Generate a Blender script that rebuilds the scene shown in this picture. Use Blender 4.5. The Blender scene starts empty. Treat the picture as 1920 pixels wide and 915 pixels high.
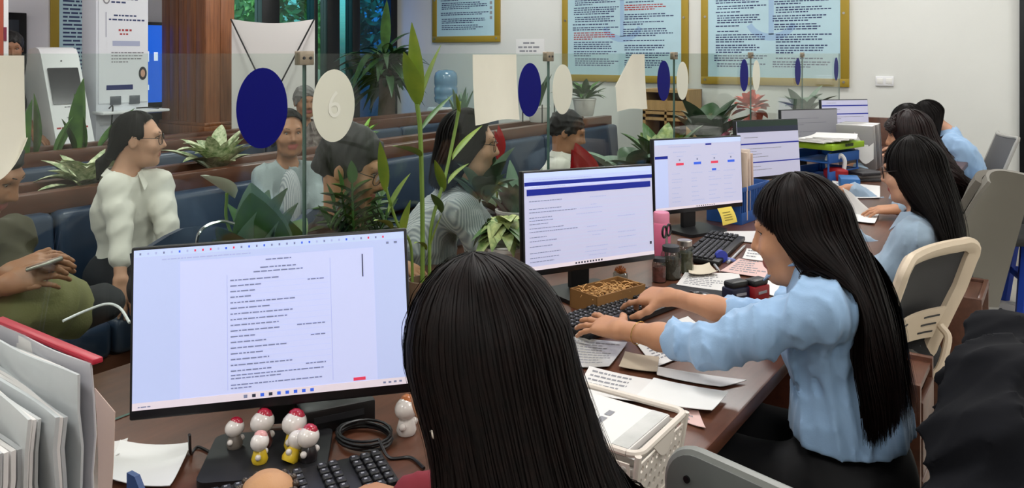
import bpy, bmesh, math, random
import numpy as np
from mathutils import Vector, Matrix

# ---------------------------------------------------------------- camera
F, CH = 1500.0, 1.5
TH = math.atan(1040 / 1500)
CT, ST = math.cos(TH), math.sin(TH)
scene = bpy.context.scene
COL = scene.collection
cam_d = bpy.data.cameras.new('camera'); cam = bpy.data.objects.new('camera', cam_d); COL.objects.link(cam)
cam.location = (0, 0, CH); cam.rotation_euler = (math.pi / 2, 0, TH)
cam_d.sensor_width = 36; cam_d.lens = F / 1920 * 36; cam_d.shift_y = -(457.5 - 100) / 1920
cam_d.clip_start = 0.05; cam_d.clip_end = 200
scene.camera = cam
# ---------------------------------------------------------------- world, exposure
world = bpy.data.worlds.new('world'); scene.world = world; world.use_nodes = True
nt = world.node_tree; nt.nodes.clear()
wo = nt.nodes.new('ShaderNodeOutputWorld'); wb = nt.nodes.new('ShaderNodeBackground'); sk = nt.nodes.new('ShaderNodeTexSky')
sk.sky_type = 'NISHITA'; sk.sun_disc = False; sk.sun_elevation = math.radians(50); sk.sun_rotation = math.radians(200); sk.dust_density = 3
wb.inputs['Strength'].default_value = 1.0
nt.links.new(sk.outputs[0], wb.inputs[0]); nt.links.new(wb.outputs[0], wo.inputs[0])
vs = scene.view_settings
vs.view_transform = 'Standard'; vs.look = 'None'; vs.gamma = 1; vs.use_curve_mapping = False; vs.exposure = 0.0
LIGHT_W = 17.0          # watts of each ceiling panel

# ---------------------------------------------------------------- picture -> place helpers
def W(px, py, d):
    lat = (px - 960) / F * d
    return np.array([lat * CT - d * ST, lat * ST + d * CT, CH - (py - 100) / F * d])
def Wz(px, py, z): return W(px, py, F * (CH - z) / (py - 100))
def Wx(px, py, X): return W(px, py, X / ((px - 960) / F * CT - ST))
def Wy(px, py, Y): return W(px, py, Y / (CT + (px - 960) / F * ST))
def V(*a): return np.array(a, float)
def nrm(v): v = np.asarray(v, float); return v / (np.linalg.norm(v) + 1e-12)

# ---------------------------------------------------------------- materials
MATS = {}
def lin(c):
    if isinstance(c, str):
        c = [int(c[i:i + 2], 16) / 255 for i in (0, 2, 4)]
        c = [x / 12.92 if x <= .04045 else ((x + .055) / 1.055) ** 2.4 for x in c]
    return (c[0], c[1], c[2], 1)
def mat(name, col, rough=.5, metal=0., spec=.5, var=0., vscale=8., bump=0., bscale=60., emit=0., trans=0., alpha=1., coat=0., sss=0., stretch=(1, 1, 1), col2=None, sheen=0.):
    if name in MATS: return MATS[name]
    m = bpy.data.materials.new(name); m.use_nodes = True; MATS[name] = m
    n, l = m.node_tree.nodes, m.node_tree.links
    b = n['Principled BSDF']; c = lin(col)
    b.inputs['Base Color'].default_value = c; b.inputs['Roughness'].default_value = rough; b.inputs['Metallic'].default_value = metal
    b.inputs['Specular IOR Level'].default_value = spec; b.inputs['Transmission Weight'].default_value = trans; b.inputs['Alpha'].default_value = alpha
    b.inputs['Coat Weight'].default_value = coat; b.inputs['Coat Roughness'].default_value = .15; b.inputs['Sheen Weight'].default_value = sheen
    if sss: b.inputs['Subsurface Weight'].default_value = sss; b.inputs['Subsurface Radius'].default_value = (.01, .004, .002)
    if emit: b.inputs['Emission Color'].default_value = c; b.inputs['Emission Strength'].default_value = emit
    if var or bump:
        tc = n.new('ShaderNodeTexCoord'); mp = n.new('ShaderNodeMapping'); mp.inputs['Scale'].default_value = stretch
        l.new(tc.outputs['Object'], mp.inputs[0])
    if var:
        nz = n.new('ShaderNodeTexNoise'); nz.inputs['Scale'].default_value = vscale; nz.inputs['Detail'].default_value = 5; nz.inputs['Roughness'].default_value = .6
        l.new(mp.outputs[0], nz.inputs['Vector'])
        cr = n.new('ShaderNodeValToRGB'); cr.color_ramp.elements[0].position = .3; cr.color_ramp.elements[1].position = .72
        if col2 is not None: c0, c1 = c, lin(col2)
        else: c0 = tuple(x * (1 - var) for x in c[:3]) + (1,); c1 = tuple(min(1, x * (1 + var)) for x in c[:3]) + (1,)
        cr.color_ramp.elements[0].color = c0; cr.color_ramp.elements[1].color = c1
        l.new(nz.outputs['Fac'], cr.inputs[0]); l.new(cr.outputs[0], b.inputs['Base Color'])
    if bump:
        nb = n.new('ShaderNodeTexNoise'); nb.inputs['Scale'].default_value = bscale; nb.inputs['Detail'].default_value = 4
        l.new(mp.outputs[0], nb.inputs['Vector'])
        bp = n.new('ShaderNodeBump'); bp.inputs['Strength'].default_value = bump; bp.inputs['Distance'].default_value = .004
        l.new(nb.outputs['Fac'], bp.inputs['Height']); l.new(bp.outputs[0], b.inputs['Normal'])
    return m
def glassmat(name, tint, fres=1.45, extra=0.0, rough=0.0):
    if name in MATS: return MATS[name]
    m = bpy.data.materials.new(name); m.use_nodes = True; MATS[name] = m
    n, l = m.node_tree.nodes, m.node_tree.links; n.clear()
    o = n.new('ShaderNodeOutputMaterial'); t = n.new('ShaderNodeBsdfTransparent'); g = n.new('ShaderNodeBsdfGlossy'); mx = n.new('ShaderNodeMixShader'); lw = n.new('ShaderNodeLayerWeight')
    t.inputs[0].default_value = lin(tint); g.inputs['Roughness'].default_value = rough; f0 = ((fres - 1) / (fres + 1)) ** 2 + extra
    pw = n.new('ShaderNodeMath'); pw.operation = 'POWER'; pw.inputs[1].default_value = 5; ml = n.new('ShaderNodeMath'); ml.operation = 'MULTIPLY_ADD'; ml.inputs[1].default_value = (1 - f0) * .8; ml.inputs[2].default_value = f0; lw.inputs[0].default_value = .5
    l.new(lw.outputs['Facing'], pw.inputs[0]); l.new(pw.outputs[0], ml.inputs[0]); l.new(ml.outputs[0], mx.inputs[0]); l.new(t.outputs[0], mx.inputs[1]); l.new(g.outputs[0], mx.inputs[2]); l.new(mx.outputs[0], o.inputs[0])
    return m

# ---------------------------------------------------------------- mesh builder
class MB:
    def __init__(s): s.v = []; s.f = []; s.mi = []; s.n = 0
    def add(s, verts, faces, mi=0):
        verts = np.asarray(verts, float).reshape(-1, 3); s.v.append(verts)
        s.f += [tuple(i + s.n for i in f) for f in faces]; s.mi += [mi] * len(faces); s.n += len(verts); return s
    def box(s, c, size, R=None, bev=0., mi=0, seg=2):
        x, y, z = [q / 2 for q in size]
        vs_ = np.array([(i, j, k) for i in (-x, x) for j in (-y, y) for k in (-z, z)], float)
        fs = [(0, 1, 3, 2), (4, 6, 7, 5), (0, 4, 5, 1), (2, 3, 7, 6), (0, 2, 6, 4), (1, 5, 7, 3)]
        if bev > 0:
            bm = bmesh.new(); bv = [bm.verts.new(p) for p in vs_]
            for f in fs: bm.faces.new([bv[i] for i in f])
            bmesh.ops.bevel(bm, geom=bm.edges[:], offset=min(bev, min(x, y, z) * .95), segments=seg, affect='EDGES', profile=.5)
            bm.verts.index_update(); vs_ = np.array([v.co[:] for v in bm.verts]); fs = [tuple(v.index for v in f.verts) for f in bm.faces]; bm.free()
        if R is not None: vs_ = vs_ @ np.asarray(R).T
        return s.add(vs_ + np.asarray(c, float), fs, mi)
    def bx(s, lo, hi, bev=0., mi=0):
        lo, hi = np.asarray(lo, float), np.asarray(hi, float); return s.box((lo + hi) / 2, np.abs(hi - lo), None, bev, mi)
    def cyl(s, a, b, r0, r1=None, n=16, mi=0, cap=True):
        r1 = r0 if r1 is None else r1
        return s.tube([a, b], [r0, r1], n, mi, cap)
    def tube(s, pts, r, n=8, mi=0, cap=True, flat=1.0):
        pts = np.asarray(pts, float); m = len(pts); r = np.full(m, r) if np.isscalar(r) else np.asarray(r, float)
        T = np.gradient(pts, axis=0); T /= np.linalg.norm(T, axis=1)[:, None] + 1e-12
        u = np.cross(T[0], (0, 0, 1) if abs(T[0][2]) < .9 else (1, 0, 0)); vs_ = []
        for i in range(m):
            u = u - T[i] * u.dot(T[i]); u = nrm(u); w = np.cross(T[i], u)
            for k in range(n):
                a = 2 * math.pi * k / n; vs_.append(pts[i] + r[i] * (u * math.cos(a) + w * math.sin(a) * flat))
        fs = [(i * n + k, i * n + (k + 1) % n, (i + 1) * n + (k + 1) % n, (i + 1) * n + k) for i in range(m - 1) for k in range(n)]
        if cap: fs += [tuple(range(n - 1, -1, -1)), tuple((m - 1) * n + k for k in range(n))]
        return s.add(vs_, fs, mi)
    def lathe(s, prof, c=(0, 0, 0), n=24, mi=0, R=None, sy=1.0):
        vs_ = []; m = len(prof)
        for r, z in prof:
            for k in range(n):
                a = 2 * math.pi * k / n; vs_.append((r * math.cos(a), r * math.sin(a) * sy, z))
        vs_ = np.array(vs_)
        if R is not None: vs_ = vs_ @ np.asarray(R).T
        fs = [(i * n + k, i * n + (k + 1) % n, (i + 1) * n + (k + 1) % n, (i + 1) * n + k) for i in range(m - 1) for k in range(n)]
        if prof[0][0] > 1e-4: fs.append(tuple(range(n - 1, -1, -1)))
        if prof[-1][0] > 1e-4: fs.append(tuple((m - 1) * n + k for k in range(n)))
        return s.add(vs_ + np.asarray(c, float), fs, mi)
    def ball(s, c, r, n=12, mi=0, R=None):
        r = np.full(3, r) if np.isscalar(r) else np.asarray(r, float); vs_ = []; m = max(6, n // 2 + 1)
        for i in range(m + 1):
            p = math.pi * i / m
            for k in range(n): vs_.append((math.sin(p) * math.cos(2 * math.pi * k / n), math.sin(p) * math.sin(2 * math.pi * k / n), -math.cos(p)))
        vs_ = np.array(vs_) * r
        if R is not None: vs_ = vs_ @ np.asarray(R).T
        fs = [(i * n + k, i * n + (k + 1) % n, (i + 1) * n + (k + 1) % n, (i + 1) * n + k) for i in range(m) for k in range(n)]
        return s.add(vs_ + np.asarray(c, float), fs, mi)
    def prism(s, outline, o, u, v, n, t, mi=0, side_mi=None):
        """outline (list of (a,b)) in the plane o + a*u + b*v, extruded t along n"""
        o, u, v, n = [np.asarray(q, float) for q in (o, u, v, n)]; m = len(outline)
        a = [o + p * u + q * v for p, q in outline]; b = [x + n * t for x in a]
        s.add(a + b, [tuple(range(m - 1, -1, -1)), tuple(range(m, 2 * m))], mi)
        base = s.n - 2 * m
        s.f += [(base + i, base + (i + 1) % m, base + m + (i + 1) % m, base + m + i) for i in range(m)]; s.mi += [mi if side_mi is None else side_mi] * m
        return s
    def sheet(s, fn, nu, nv, mi=0, thick=0.0):
        """grid of points fn(a,b), a,b in 0..1; optional thickness along the grid normal"""
        P = np.array([[fn(i / nu, j / nv) for j in range(nv + 1)] for i in range(nu + 1)], float)
        fs = [(i * (nv + 1) + j, (i + 1) * (nv + 1) + j, (i + 1) * (nv + 1) + j + 1, i * (nv + 1) + j + 1) for i in range(nu) for j in range(nv)]
        if not thick: return s.add(P.reshape(-1, 3), fs, mi)
        N = np.cross(np.gradient(P, axis=0), np.gradient(P, axis=1)); N /= np.linalg.norm(N, axis=2)[..., None] + 1e-12
        A = (P + N * thick / 2).reshape(-1, 3); B = (P - N * thick / 2).reshape(-1, 3); K = len(A)
        fs2 = fs + [tuple(K + i for i in reversed(f)) for f in fs]
        rim = [i * (nv + 1) for i in range(nu + 1)] + [nu * (nv + 1) + j for j in range(1, nv + 1)] + [i * (nv + 1) + nv for i in range(nu - 1, -1, -1)] + [j for j in range(nv - 1, 0, -1)]
        fs2 += [(rim[i], K + rim[i], K + rim[(i + 1) % len(rim)], rim[(i + 1) % len(rim)]) for i in range(len(rim))]
        return s.add(np.vstack([A, B]), fs2, mi)
    def mesh(s, name, smooth=True, ang=38):
        me = bpy.data.meshes.new(name); v = np.vstack(s.v) if s.v else np.zeros((0, 3))
        me.from_pydata(v.tolist(), [], s.f); me.polygons.foreach_set('material_index', s.mi); me.update()
        if smooth and len(s.f):
            me.polygons.foreach_set('use_smooth', [True] * len(me.polygons))
            if ang < 170: me.set_sharp_from_angle(angle=math.radians(ang))
        return me
    def obj(s, name, m, parent=None, world=False, smooth=True, ang=38, label=None):
        if world and parent is not None:
            o = np.array(parent['_o']); rz = parent['_r']; c_, s_ = math.cos(-rz), math.sin(-rz); R = np.array([[c_, -s_, 0], [s_, c_, 0], [0, 0, 1]])
            s.v = [(q - o) @ R.T for q in s.v]
        me = s.mesh(name, smooth, ang)
        for q in (m if isinstance(m, (list, tuple)) else [m]): me.materials.append(q)
        return link(name, me, parent, label)
def link(name, me, parent=None, label=None):
    o = bpy.data.objects.new(name, me); COL.objects.link(o)
    if parent is not None: o.parent = parent; o['_o'] = list(parent['_o']); o['_r'] = parent['_r']
    else: o['_o'] = [0., 0., 0.]; o['_r'] = 0.
    if label: o['label'] = label
    return o
def thing(name, label, cat, loc=(0, 0, 0), rz=0., group=None):
    o = bpy.data.objects.new(name, None); COL.objects.link(o); o.location = tuple(loc); o.rotation_euler = (0, 0, rz); o.empty_display_size = .05
    o['label'] = label; o['category'] = cat; o['_o'] = [float(q) for q in loc]; o['_r'] = float(rz)
    if group: o['group'] = group
    return o
def tag(o, label, cat, group=None):
    o['label'] = label; o['category'] = cat
    if group: o['group'] = group
    return o
def struct(o): o['kind'] = 'structure'; return o
def Rz(a): return np.array([[math.cos(a), -math.sin(a), 0], [math.sin(a), math.cos(a), 0], [0, 0, 1]])
def Rx(a): return np.array([[1, 0, 0], [0, math.cos(a), -math.sin(a)], [0, math.sin(a), math.cos(a)]])
def Ry(a): return np.array([[math.cos(a), 0, math.sin(a)], [0, 1, 0], [-math.sin(a), 0, math.cos(a)]])
def rrect(x0, y0, x1, y1, r, n=5):
    o = []
    for cx, cy, a0 in ((x1 - r, y0 + r, -90), (x1 - r, y1 - r, 0), (x0 + r, y1 - r, 90), (x0 + r, y0 + r, 180)):
        for k in range(n + 1):
            a = math.radians(a0 + 90 * k / n); o.append((cx + r * math.cos(a), cy + r * math.sin(a)))
    return o
def ell(cx, cy, rx, ry, n=40): return [(cx + rx * math.cos(2 * math.pi * k / n), cy + ry * math.sin(2 * math.pi * k / n)) for k in range(n)]
def bez(p0, p1, p2, n=12):
    p0, p1, p2 = [np.asarray(p, float) for p in (p0, p1, p2)]; t = np.linspace(0, 1, n)[:, None]
    return (1 - t) ** 2 * p0 + 2 * t * (1 - t) * p1 + t * t * p2
def spline(pts, n=8):
    P = [np.asarray(p, float) for p in pts]; P = [2 * P[0] - P[1]] + P + [2 * P[-1] - P[-2]]; out = []
    for i in range(1, len(P) - 2):
        for k in range(n):
            t = k / n; a, b, c, d = P[i - 1:i + 3]
            out.append(.5 * (2 * b + (c - a) * t + (2 * a - 5 * b + 4 * c - d) * t * t + (3 * b - a - 3 * c + d) * t ** 3))
    out.append(P[-2]); return np.array(out)

# flat print: rectangles laid on a plane, one mesh per colour
def prints(parent, name, rects, o, u, v, n, off=.0006, world=True):
    """rects: (x0,y0,x1,y1,material) in metres along u, v"""
    by = {}
    for r in rects: by.setdefault(r[4].name, []).append(r)
    o, u, v, n = [np.asarray(q, float) for q in (o, u, v, n)]
    for i, (k, rs) in enumerate(by.items()):
        mb = MB()
        for a, b, c, d, _ in rs:
            q = [o + n * off * (1 + .25 * i) + x * u + y * v for x, y in ((a, b), (c, b), (c, d), (a, d))]; mb.add(q, [(0, 1, 2, 3)])
        mb.obj(name, MATS[k], parent, world=world, smooth=False)['kind'] = 'stuff'
def words(x0, x1, y, h, rng, m, fill=1.0, wl=(1.2, 4.5), gap=.7):
    out = []; x = x0; end = x0 + (x1 - x0) * fill
    while x < end - h:
        w = min(rng.uniform(*wl) * h, end - x); out.append((x, y, x + w, y + h, m)); x += w + gap * h
    return out
def para(x0, x1, ytop, pitch, n, h, rng, m, last=.5, **kw):
    out = []
    for i in range(n): out += words(x0, x1, ytop - i * pitch - h, h, rng, m, fill=last if i == n - 1 else rng.uniform(.9, 1), **kw)
    return out
# ================================================================ the room
rng = random.Random(7)
YE, XF, XR, YB, ZC = 7.8, -7.26, 2.3, -2.2, 3.0
m_wall = mat('wall_paint', 'D9DAD5', .75, var=.03, vscale=1.5, bump=.05, bscale=120)
m_wall2 = mat('wall_paint_cool', 'DEDCE2', .75, var=.03, vscale=1.5)
m_ceil = mat('ceiling_white', 'E8E8E4', .8)
m_tile = mat('floor_tile', 'B9B4AA', .25, var=.08, vscale=3)
m_grout = mat('grout', '77736C', .8)
m_wood = mat('wood_red_brown', '4C2B1B', .38, var=.3, vscale=5, stretch=(6, .8, 6), coat=.15, col2='683F2D')
m_woodd = mat('wood_dark', '4A2417', .38, var=.3, vscale=5, stretch=(6, .8, 6), coat=.2, col2='653423')
m_woodz = mat('wood_column', '6E3F22', .4, var=.3, vscale=6, stretch=(9, 9, .5), coat=.2, col2='9A6038')
m_black = mat('black_plastic', '121214', .42)
m_blackm = mat('black_metal', '0E1013', .4, metal=.3)
m_dark = mat('dark_grey', '2B2C30', .5)
m_white = mat('white_plastic', 'E4E4E6', .4)
m_steel = mat('steel', 'B9B4AC', .3, metal=1.)
m_gold = mat('gold_frame', 'A48A2C', .45, metal=.2)
m_blue_leather = mat('blue_leather', '2A3A50', .36, var=.12, vscale=6, bump=.25, bscale=25)
m_ink = mat('ink_navy', '34406A', .8)
m_inkr = mat('ink_red', 'A8383A', .8)
m_inkb = mat('ink_black', '2A2A30', .8)
m_inkg = mat('ink_grey', '8C8C92', .8)

mb = MB(); mb.bx((XF - .2, YB - .1, -.06), (XR + .1, YE + .1, -.004)); floor = struct(mb.obj('floor', m_grout))
# floor tiles, each one a piece of the floor (staff side, where the floor shows)
tm = MB(); tm.box((0, 0, 0), (.592, .592, .012), bev=.002, seg=1); tme = tm.mesh('tile'); tme.materials.append(m_tile)
for i in range(5):
    for j in range(17):
        o = link('tile', tme, floor); o.location = (-.35 + .6 * i, -1.9 + .6 * j, .0)
mb = MB(); mb.bx((XF, YB, -.004), (-.65, YE, .004)); struct(mb.obj('floor_public', mat('public_floor', '8E8378', .3, var=.08, vscale=2)))
mb = MB(); mb.bx((XF - .2, YB - .1, ZC), (XR + .1, YE + .1, ZC + .1)); struct(mb.obj('ceiling', m_ceil))
mb = MB(); mb.bx((XF, YE, 0), (XR, YE + .12, ZC)); struct(mb.obj('wall_end', m_wall))
mb = MB(); mb.bx((XR, YB, 0), (XR + .12, YE, ZC)); struct(mb.obj('wall_right', m_wall))
mb = MB(); mb.bx((XF, YB - .12, 0), (XR, YB, ZC)); struct(mb.obj('wall_back', m_wall))
YW = 4.95   # facade: solid up to YW, glazed from there to the corner
mb = MB(); mb.bx((XF - .12, YB, 0), (XF, YW, ZC)); wl = struct(mb.obj('wall_left', m_wall2))
mb = MB(); mb.bx((XF - .12, YW, 2.75), (XF, YE, ZC)); struct(mb.obj('trim_1', m_blackm))
# glazed facade: dark mullions and tinted panes
m_pane = glassmat('pane_teal', '7FB7BC', 1.45, .02)
m_paneb = glassmat('pane_blue', '3E8FC0', 1.45, .02)
m_panec = glassmat('pane_clear', 'BFDAD6', 1.45, .02)
def yat(px): return Wx(px, 50, XF)[1]
mulls = [(425, 436), (488, 521), (586, 593), (611, 634), (658, 672), (730, 742)]
panes = [(436, 488, m_panec), (521, 586, m_pane), (593, 611, m_panec), (634, 658, m_pane), (672, 730, m_paneb)]
win = thing('window_1', 'dark-framed glazed facade with teal and blue panes beside the white banner', 'window', (XF, YW, 0)); struct(win)
del win['category']
for a, b in mulls:
    MB().bx((XF - .1, yat(a), 0), (XF + .03, min(yat(b), YE - .003), 2.75), .004).obj('mullion', m_blackm, win, world=True)
for a, b, m in panes:
    MB().bx((XF - .05, yat(a), .05), (XF - .04, yat(b), 2.75)).obj('pane', m, win, world=True, smooth=False)
MB().bx((XF - .1, YW, 0), (XF + .03, YE - .003, .08)).obj('sill_rail', m_blackm, win, world=True)
# door at the far right of the end wall (dark frame edge in view)
dr = thing('door_1', 'dark door in the end wall at the right edge', 'door', (.2, YE, 0)); struct(dr); del dr['category']
xd = Wy(1912, 200, YE)[0]
MB().bx((xd, YE - .05, 0), (xd + .1, YE - .002, 2.6), .004).obj('door_frame', m_blackm, dr, world=True)
MB().bx((xd + .1, YE - .04, 0), (xd + 1.0, YE - .004, 2.5), .004).obj('door_leaf', mat('door_dark', '1E2024', .4), dr, world=True)
MB().bx((xd + 1.0, YE - .05, 0), (xd + 1.1, YE - .002, 2.6), .004).obj('door_frame', m_blackm, dr, world=True)

# ceiling lights
m_lamp = mat('lamp_diffuser', 'FFFFFF', .5, emit=6.)
li = 0
for ix, x in enumerate((1.0, -1.1, -3.1, -5.2)):
    for y in (-.6, 1.9, 4.4, 6.7):
        names = ('over the staff chairs', 'over the long counter', 'over the blue benches', 'over the kiosks')
        nth = {-.6: 'nearest', 1.9: 'second', 4.4: 'third', 6.7: 'farthest'}[y]
        t = thing('ceiling_light', f'{nth} square ceiling light panel {names[ix]}', 'light', (x, y, ZC), group='ceiling light panels')
        MB().bx((-.32, -.32, -.03), (.32, .32, -.002), .004).obj('frame', m_white, t)
        MB().bx((-.28, -.28, -.034), (.28, .28, -.0305)).obj('diffuser', m_lamp, t)
        ld = bpy.data.lights.new('panel_light', 'AREA'); ld.shape = 'SQUARE'; ld.size = .56; ld.energy = LIGHT_W * (1.15 if ix == 0 else 1.); ld.color = (1, .985, .955)
        lo = bpy.data.objects.new('panel_light', ld); COL.objects.link(lo); lo.parent = t; lo.location = (0, 0, -.04)

# ---------------------------------------------------------------- garden outside
m_leafA = mat('garden_leaf', '5F9448', .6, var=.4, vscale=4)
m_bark = mat('bark', '4B3A2C', .9, var=.3, vscale=10)
mb = MB(); mb.bx((-16, 2, -.2), (XF - .13, 12, -.1)); struct(mb.obj('ground_outside', mat('garden_soil', '6B6250', .9, var=.3)))
def leafcloud(c, rad, n, ls, rg):
    c = np.asarray(c, float); mb = MB(); vs_ = np.zeros((n * 4, 3))
    for i in range(n):
        d = nrm([rg.gauss(0, 1) for _ in range(3)]) * rg.uniform(.45, 1) ** .5; p = c + d * rad
        a = nrm([rg.gauss(0, 1) for _ in range(3)]); b = nrm(np.cross(a, [rg.gauss(0, 1) for _ in range(3)])); L = ls * rg.uniform(.6, 1.3)
        vs_[i * 4:i * 4 + 4] = [p - a * L, p + b * L * .4, p + a * L, p - b * L * .4]
    mb.add(vs_, [(4 * i, 4 * i + 1, 4 * i + 2, 4 * i + 3) for i in range(n)]); return mb
for i, (x, y, z, r, lab) in enumerate([(-9.6, 6.3, 2.0, .8, 'leafy garden tree seen through the window pane nearest the wooden column'), (-9.9, 8.1, 2.0, .8, 'leafy garden tree seen through the teal window pane'),
                                  (-9.2, 9.9, 2.1, .8, 'leafy garden tree seen through the blue window pane')]):
    t = thing('garden_tree', lab, 'tree', (x, y, -.1), group='trees outside the glass')
    MB().tube([(0, 0, 0), (.05, 0, 1.2), (0, .05, z)], [.1, .08, .05], 8).obj('trunk', m_bark, t)
    leafcloud((0, 0, z), V(r, r, r * 1.1), 1500, .1, rng).obj('crown', m_leafA, t, smooth=False)['kind'] = 'stuff'

# ---------------------------------------------------------------- posters on the end wall
m_poster = mat('poster_blue', 'B4D3DE', .35, coat=.4, var=.05, vscale=2)
m_acr = mat('poster_emblem', '9CBBD8', .5)
m_pale = mat('poster_pale', 'D3E6E6', .5)
def poster(label, x0, x1, z0, z1, cols, seed, emblem=True, marks=False, Yw=YE, tint=0):
    rg = random.Random(seed)
    t = thing('framed_notice', label, 'poster', ((x0 + x1) / 2, Yw - .002, z0), group='framed notices on the end wall')
    w, h = x1 - x0, z1 - z0; fw = .075; u, v, n = V(1, 0, 0), V(0, 0, 1), V(0, -1, 0); o = V(x0, Yw - .024, z0)
    MB().bx((x0 + .01, Yw - .02, z0 + .01), (x1 - .01, Yw - .004, z1 - .01)).obj('backing', m_gold, t, world=True)
    for q in ([x0, z0, x1, z0 + fw], [x0, z1 - fw, x1, z1], [x0, z0 + fw, x0 + fw, z1 - fw], [x1 - fw, z0 + fw, x1, z1 - fw]):
        MB().bx((q[0], Yw - .03, q[1]), (q[2], Yw - .003, q[3]), .003).obj('frame_rail', m_gold, t, world=True)
    MB().bx((x0 + fw, Yw - .024, z0 + fw), (x1 - fw, Yw - .0205, z1 - fw)).obj('sheet', m_poster, t, world=True)
    R = []
    cw = (w - 2 * fw - .1) / cols
    for c in range(cols):
        xa = fw + .05 + c * cw + .015; xb = xa + cw - .04; y = h - fw - .06
        while y > fw + .08:
            k = rg.randint(1, 4); m = m_inkr if rg.random() < .1 else m_ink
            ind = rg.choice((0, .015, .03))
            for _ in range(k):
                if y < fw + .06: break
                R += words(xa + ind, xb, y - .011, .011, rg, m, fill=rg.uniform(.75, 1) if _ < k - 1 else rg.uniform(.3, .9)); y -= .023
            y -= .012 if rg.random() < .75 else .03
    if marks: R += [(w - fw - .07, fw + .2 + .06 * i, w - fw - .035, fw + .235 + .06 * i, m_inkg) for i in range(5)]
    if emblem:
        mb = MB(); e = Yw - .0243; cx, cz = (x0 + x1) / 2, z0 + h * .42
        mb.sheet(lambda a, b: (cx + (.30 + .07 * (b - .5)) * math.cos(math.pi * (1.15 + .7 * a)) * .8, e, cz + .12 + (.30 + .09 * (b - .5)) * math.sin(math.pi * (1.15 + .7 * a)) * .75), 24, 1)
        mb.sheet(lambda a, b: (cx - .025 + .05 * b, e, cz - .08 + .42 * a), 1, 1)
        mb.sheet(lambda a, b: (cx + (.06 + .05 * b) * math.cos(2 * math.pi * a), e, cz + .42 + (.06 + .05 * b) * math.sin(2 * math.pi * a)), 24, 1)
        mb.obj('emblem', m_acr, t, world=True, smooth=False)
    prints(t, 'printed_text', R, o, u, v, n, off=.0009)
    for q in ((x0 + fw * .6, z0 + fw * .6), (x1 - fw * .6, z0 + fw * .6), (x0 + fw * .6, z0 + h * .5), (x1 - fw * .6, z0 + h * .5)):
        MB().cyl((q[0], Yw - .036, q[1]), (q[0], Yw - .03, q[1]), .012, n=10).obj('screw_cap', m_steel, t, world=True)
def zat(px, py, Y=YE): return Wy(px, py, Y)[2]
def xat(px, Y=YE): return Wy(px, 100, Y)[0]
poster('tall gold-framed blue notice with a large emblem behind the folded paper sheet', xat(1056), xat(1292), zat(1170, 154), 2.55, 2, 1)
poster('tall gold-framed blue notice nearest the light switch', xat(1316), xat(1593), zat(1450, 160), 2.55, 2, 2)
poster('smaller gold-framed blue notice above the water dispenser', xat(813), xat(939), zat(876, 79), 2.7, 1, 3, emblem=False, marks=True)
# small white notice taped to the wall
a, b = xat(968), xat(1021); t = thing('paper_notice', 'small white paper notice taped to the wall between two framed notices', 'notice', ((a + b) / 2, YE - .001, zat(995, 103)))
z0, z1 = zat(995, 103), zat(995, 73)
m_paper = mat('paper_white', 'E6E5E3', .7, var=.03, vscale=4)
MB().bx((a, YE - .003, z0), (b, YE - .001, z1)).obj('sheet', m_paper, t, world=True)
prints(t, 'printed_text', words(.1, .26, .13, .02, rng, m_inkg) + words(.03, .33, .08, .02, rng, m_inkg) + words(.05, .3, .035, .02, rng, m_inkg), (a, YE - .003, z0), V(1, 0, 0), V(0, 0, 1), V(0, -1, 0))
# light switch
p = Wy(1659, 152, YE); t = thing('light_switch', 'white double light switch plate on the end wall', 'switch', p)
MB().box((0, -.008, 0), (.15, .014, .088), bev=.004).obj('plate', m_white, t)
for dx in (-.038, .038): MB().box((dx, -.017, 0), (.05, .006, .05), Rx(.08), bev=.002).obj('rocker', mat('switch_rocker', 'F0EFEA', .3), t)
# poster on the left (facade) wall behind the kiosks
x = XF + .002; ya, yb = Wx(93, 50, XF)[1], Wx(168, 50, XF)[1]
t = thing('framed_notice', 'gold-framed blue notice half hidden behind the white kiosks', 'poster', (XF, (ya + yb) / 2, 1.2))
MB().bx((x, ya, 1.2), (x + .02, yb, 2.6), .003).obj('frame', m_gold, t, world=True)
MB().bx((x + .02, ya + .07, 1.28), (x + .023, yb - .02, 2.55)).obj('sheet', m_poster, t, world=True)
prints(t, 'printed_text', para(.1, yb - ya - .03, 1.33, .035, 36, .016, random.Random(5), m_ink, wl=(2, 7)), (x + .023, ya, 1.2), V(0, 1, 0), V(0, 0, 1), V(1, 0, 0))

# ---------------------------------------------------------------- wooden column (each cladding board a piece)
CY, CX = 4.22, -6.19
col = thing('wood_clad_column', 'tall column clad in vertical reddish brown boards', 'column', (CX - .33, CY + .15, 0))
MB().bx((CX - .65, CY + .012, 0), (CX - .012, CY + .29, ZC - .002)).obj('core', m_woodd, col, world=True)
for i in range(5): MB().bx((CX - .66 + .132 * i, CY - .002 - .003 * (i % 2), .02), (CX - .66 + .132 * i + .129, CY + .012, ZC - .004), .002).obj('board', m_woodz, col, world=True)
for i in range(2): MB().bx((CX - .012, CY + .004 + .148 * i, .02), (CX + .003, CY + .004 + .148 * i + .144, ZC - .004), .002).obj('board', m_woodz, col, world=True)
for z0, z1, e in ((.78, .86, .03), (.86, .89, .018)):
    MB().bx((CX - .68, CY - e, z0), (CX + e, CY + .3, z1), .006).obj('moulding', m_woodz, col, world=True)

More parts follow.
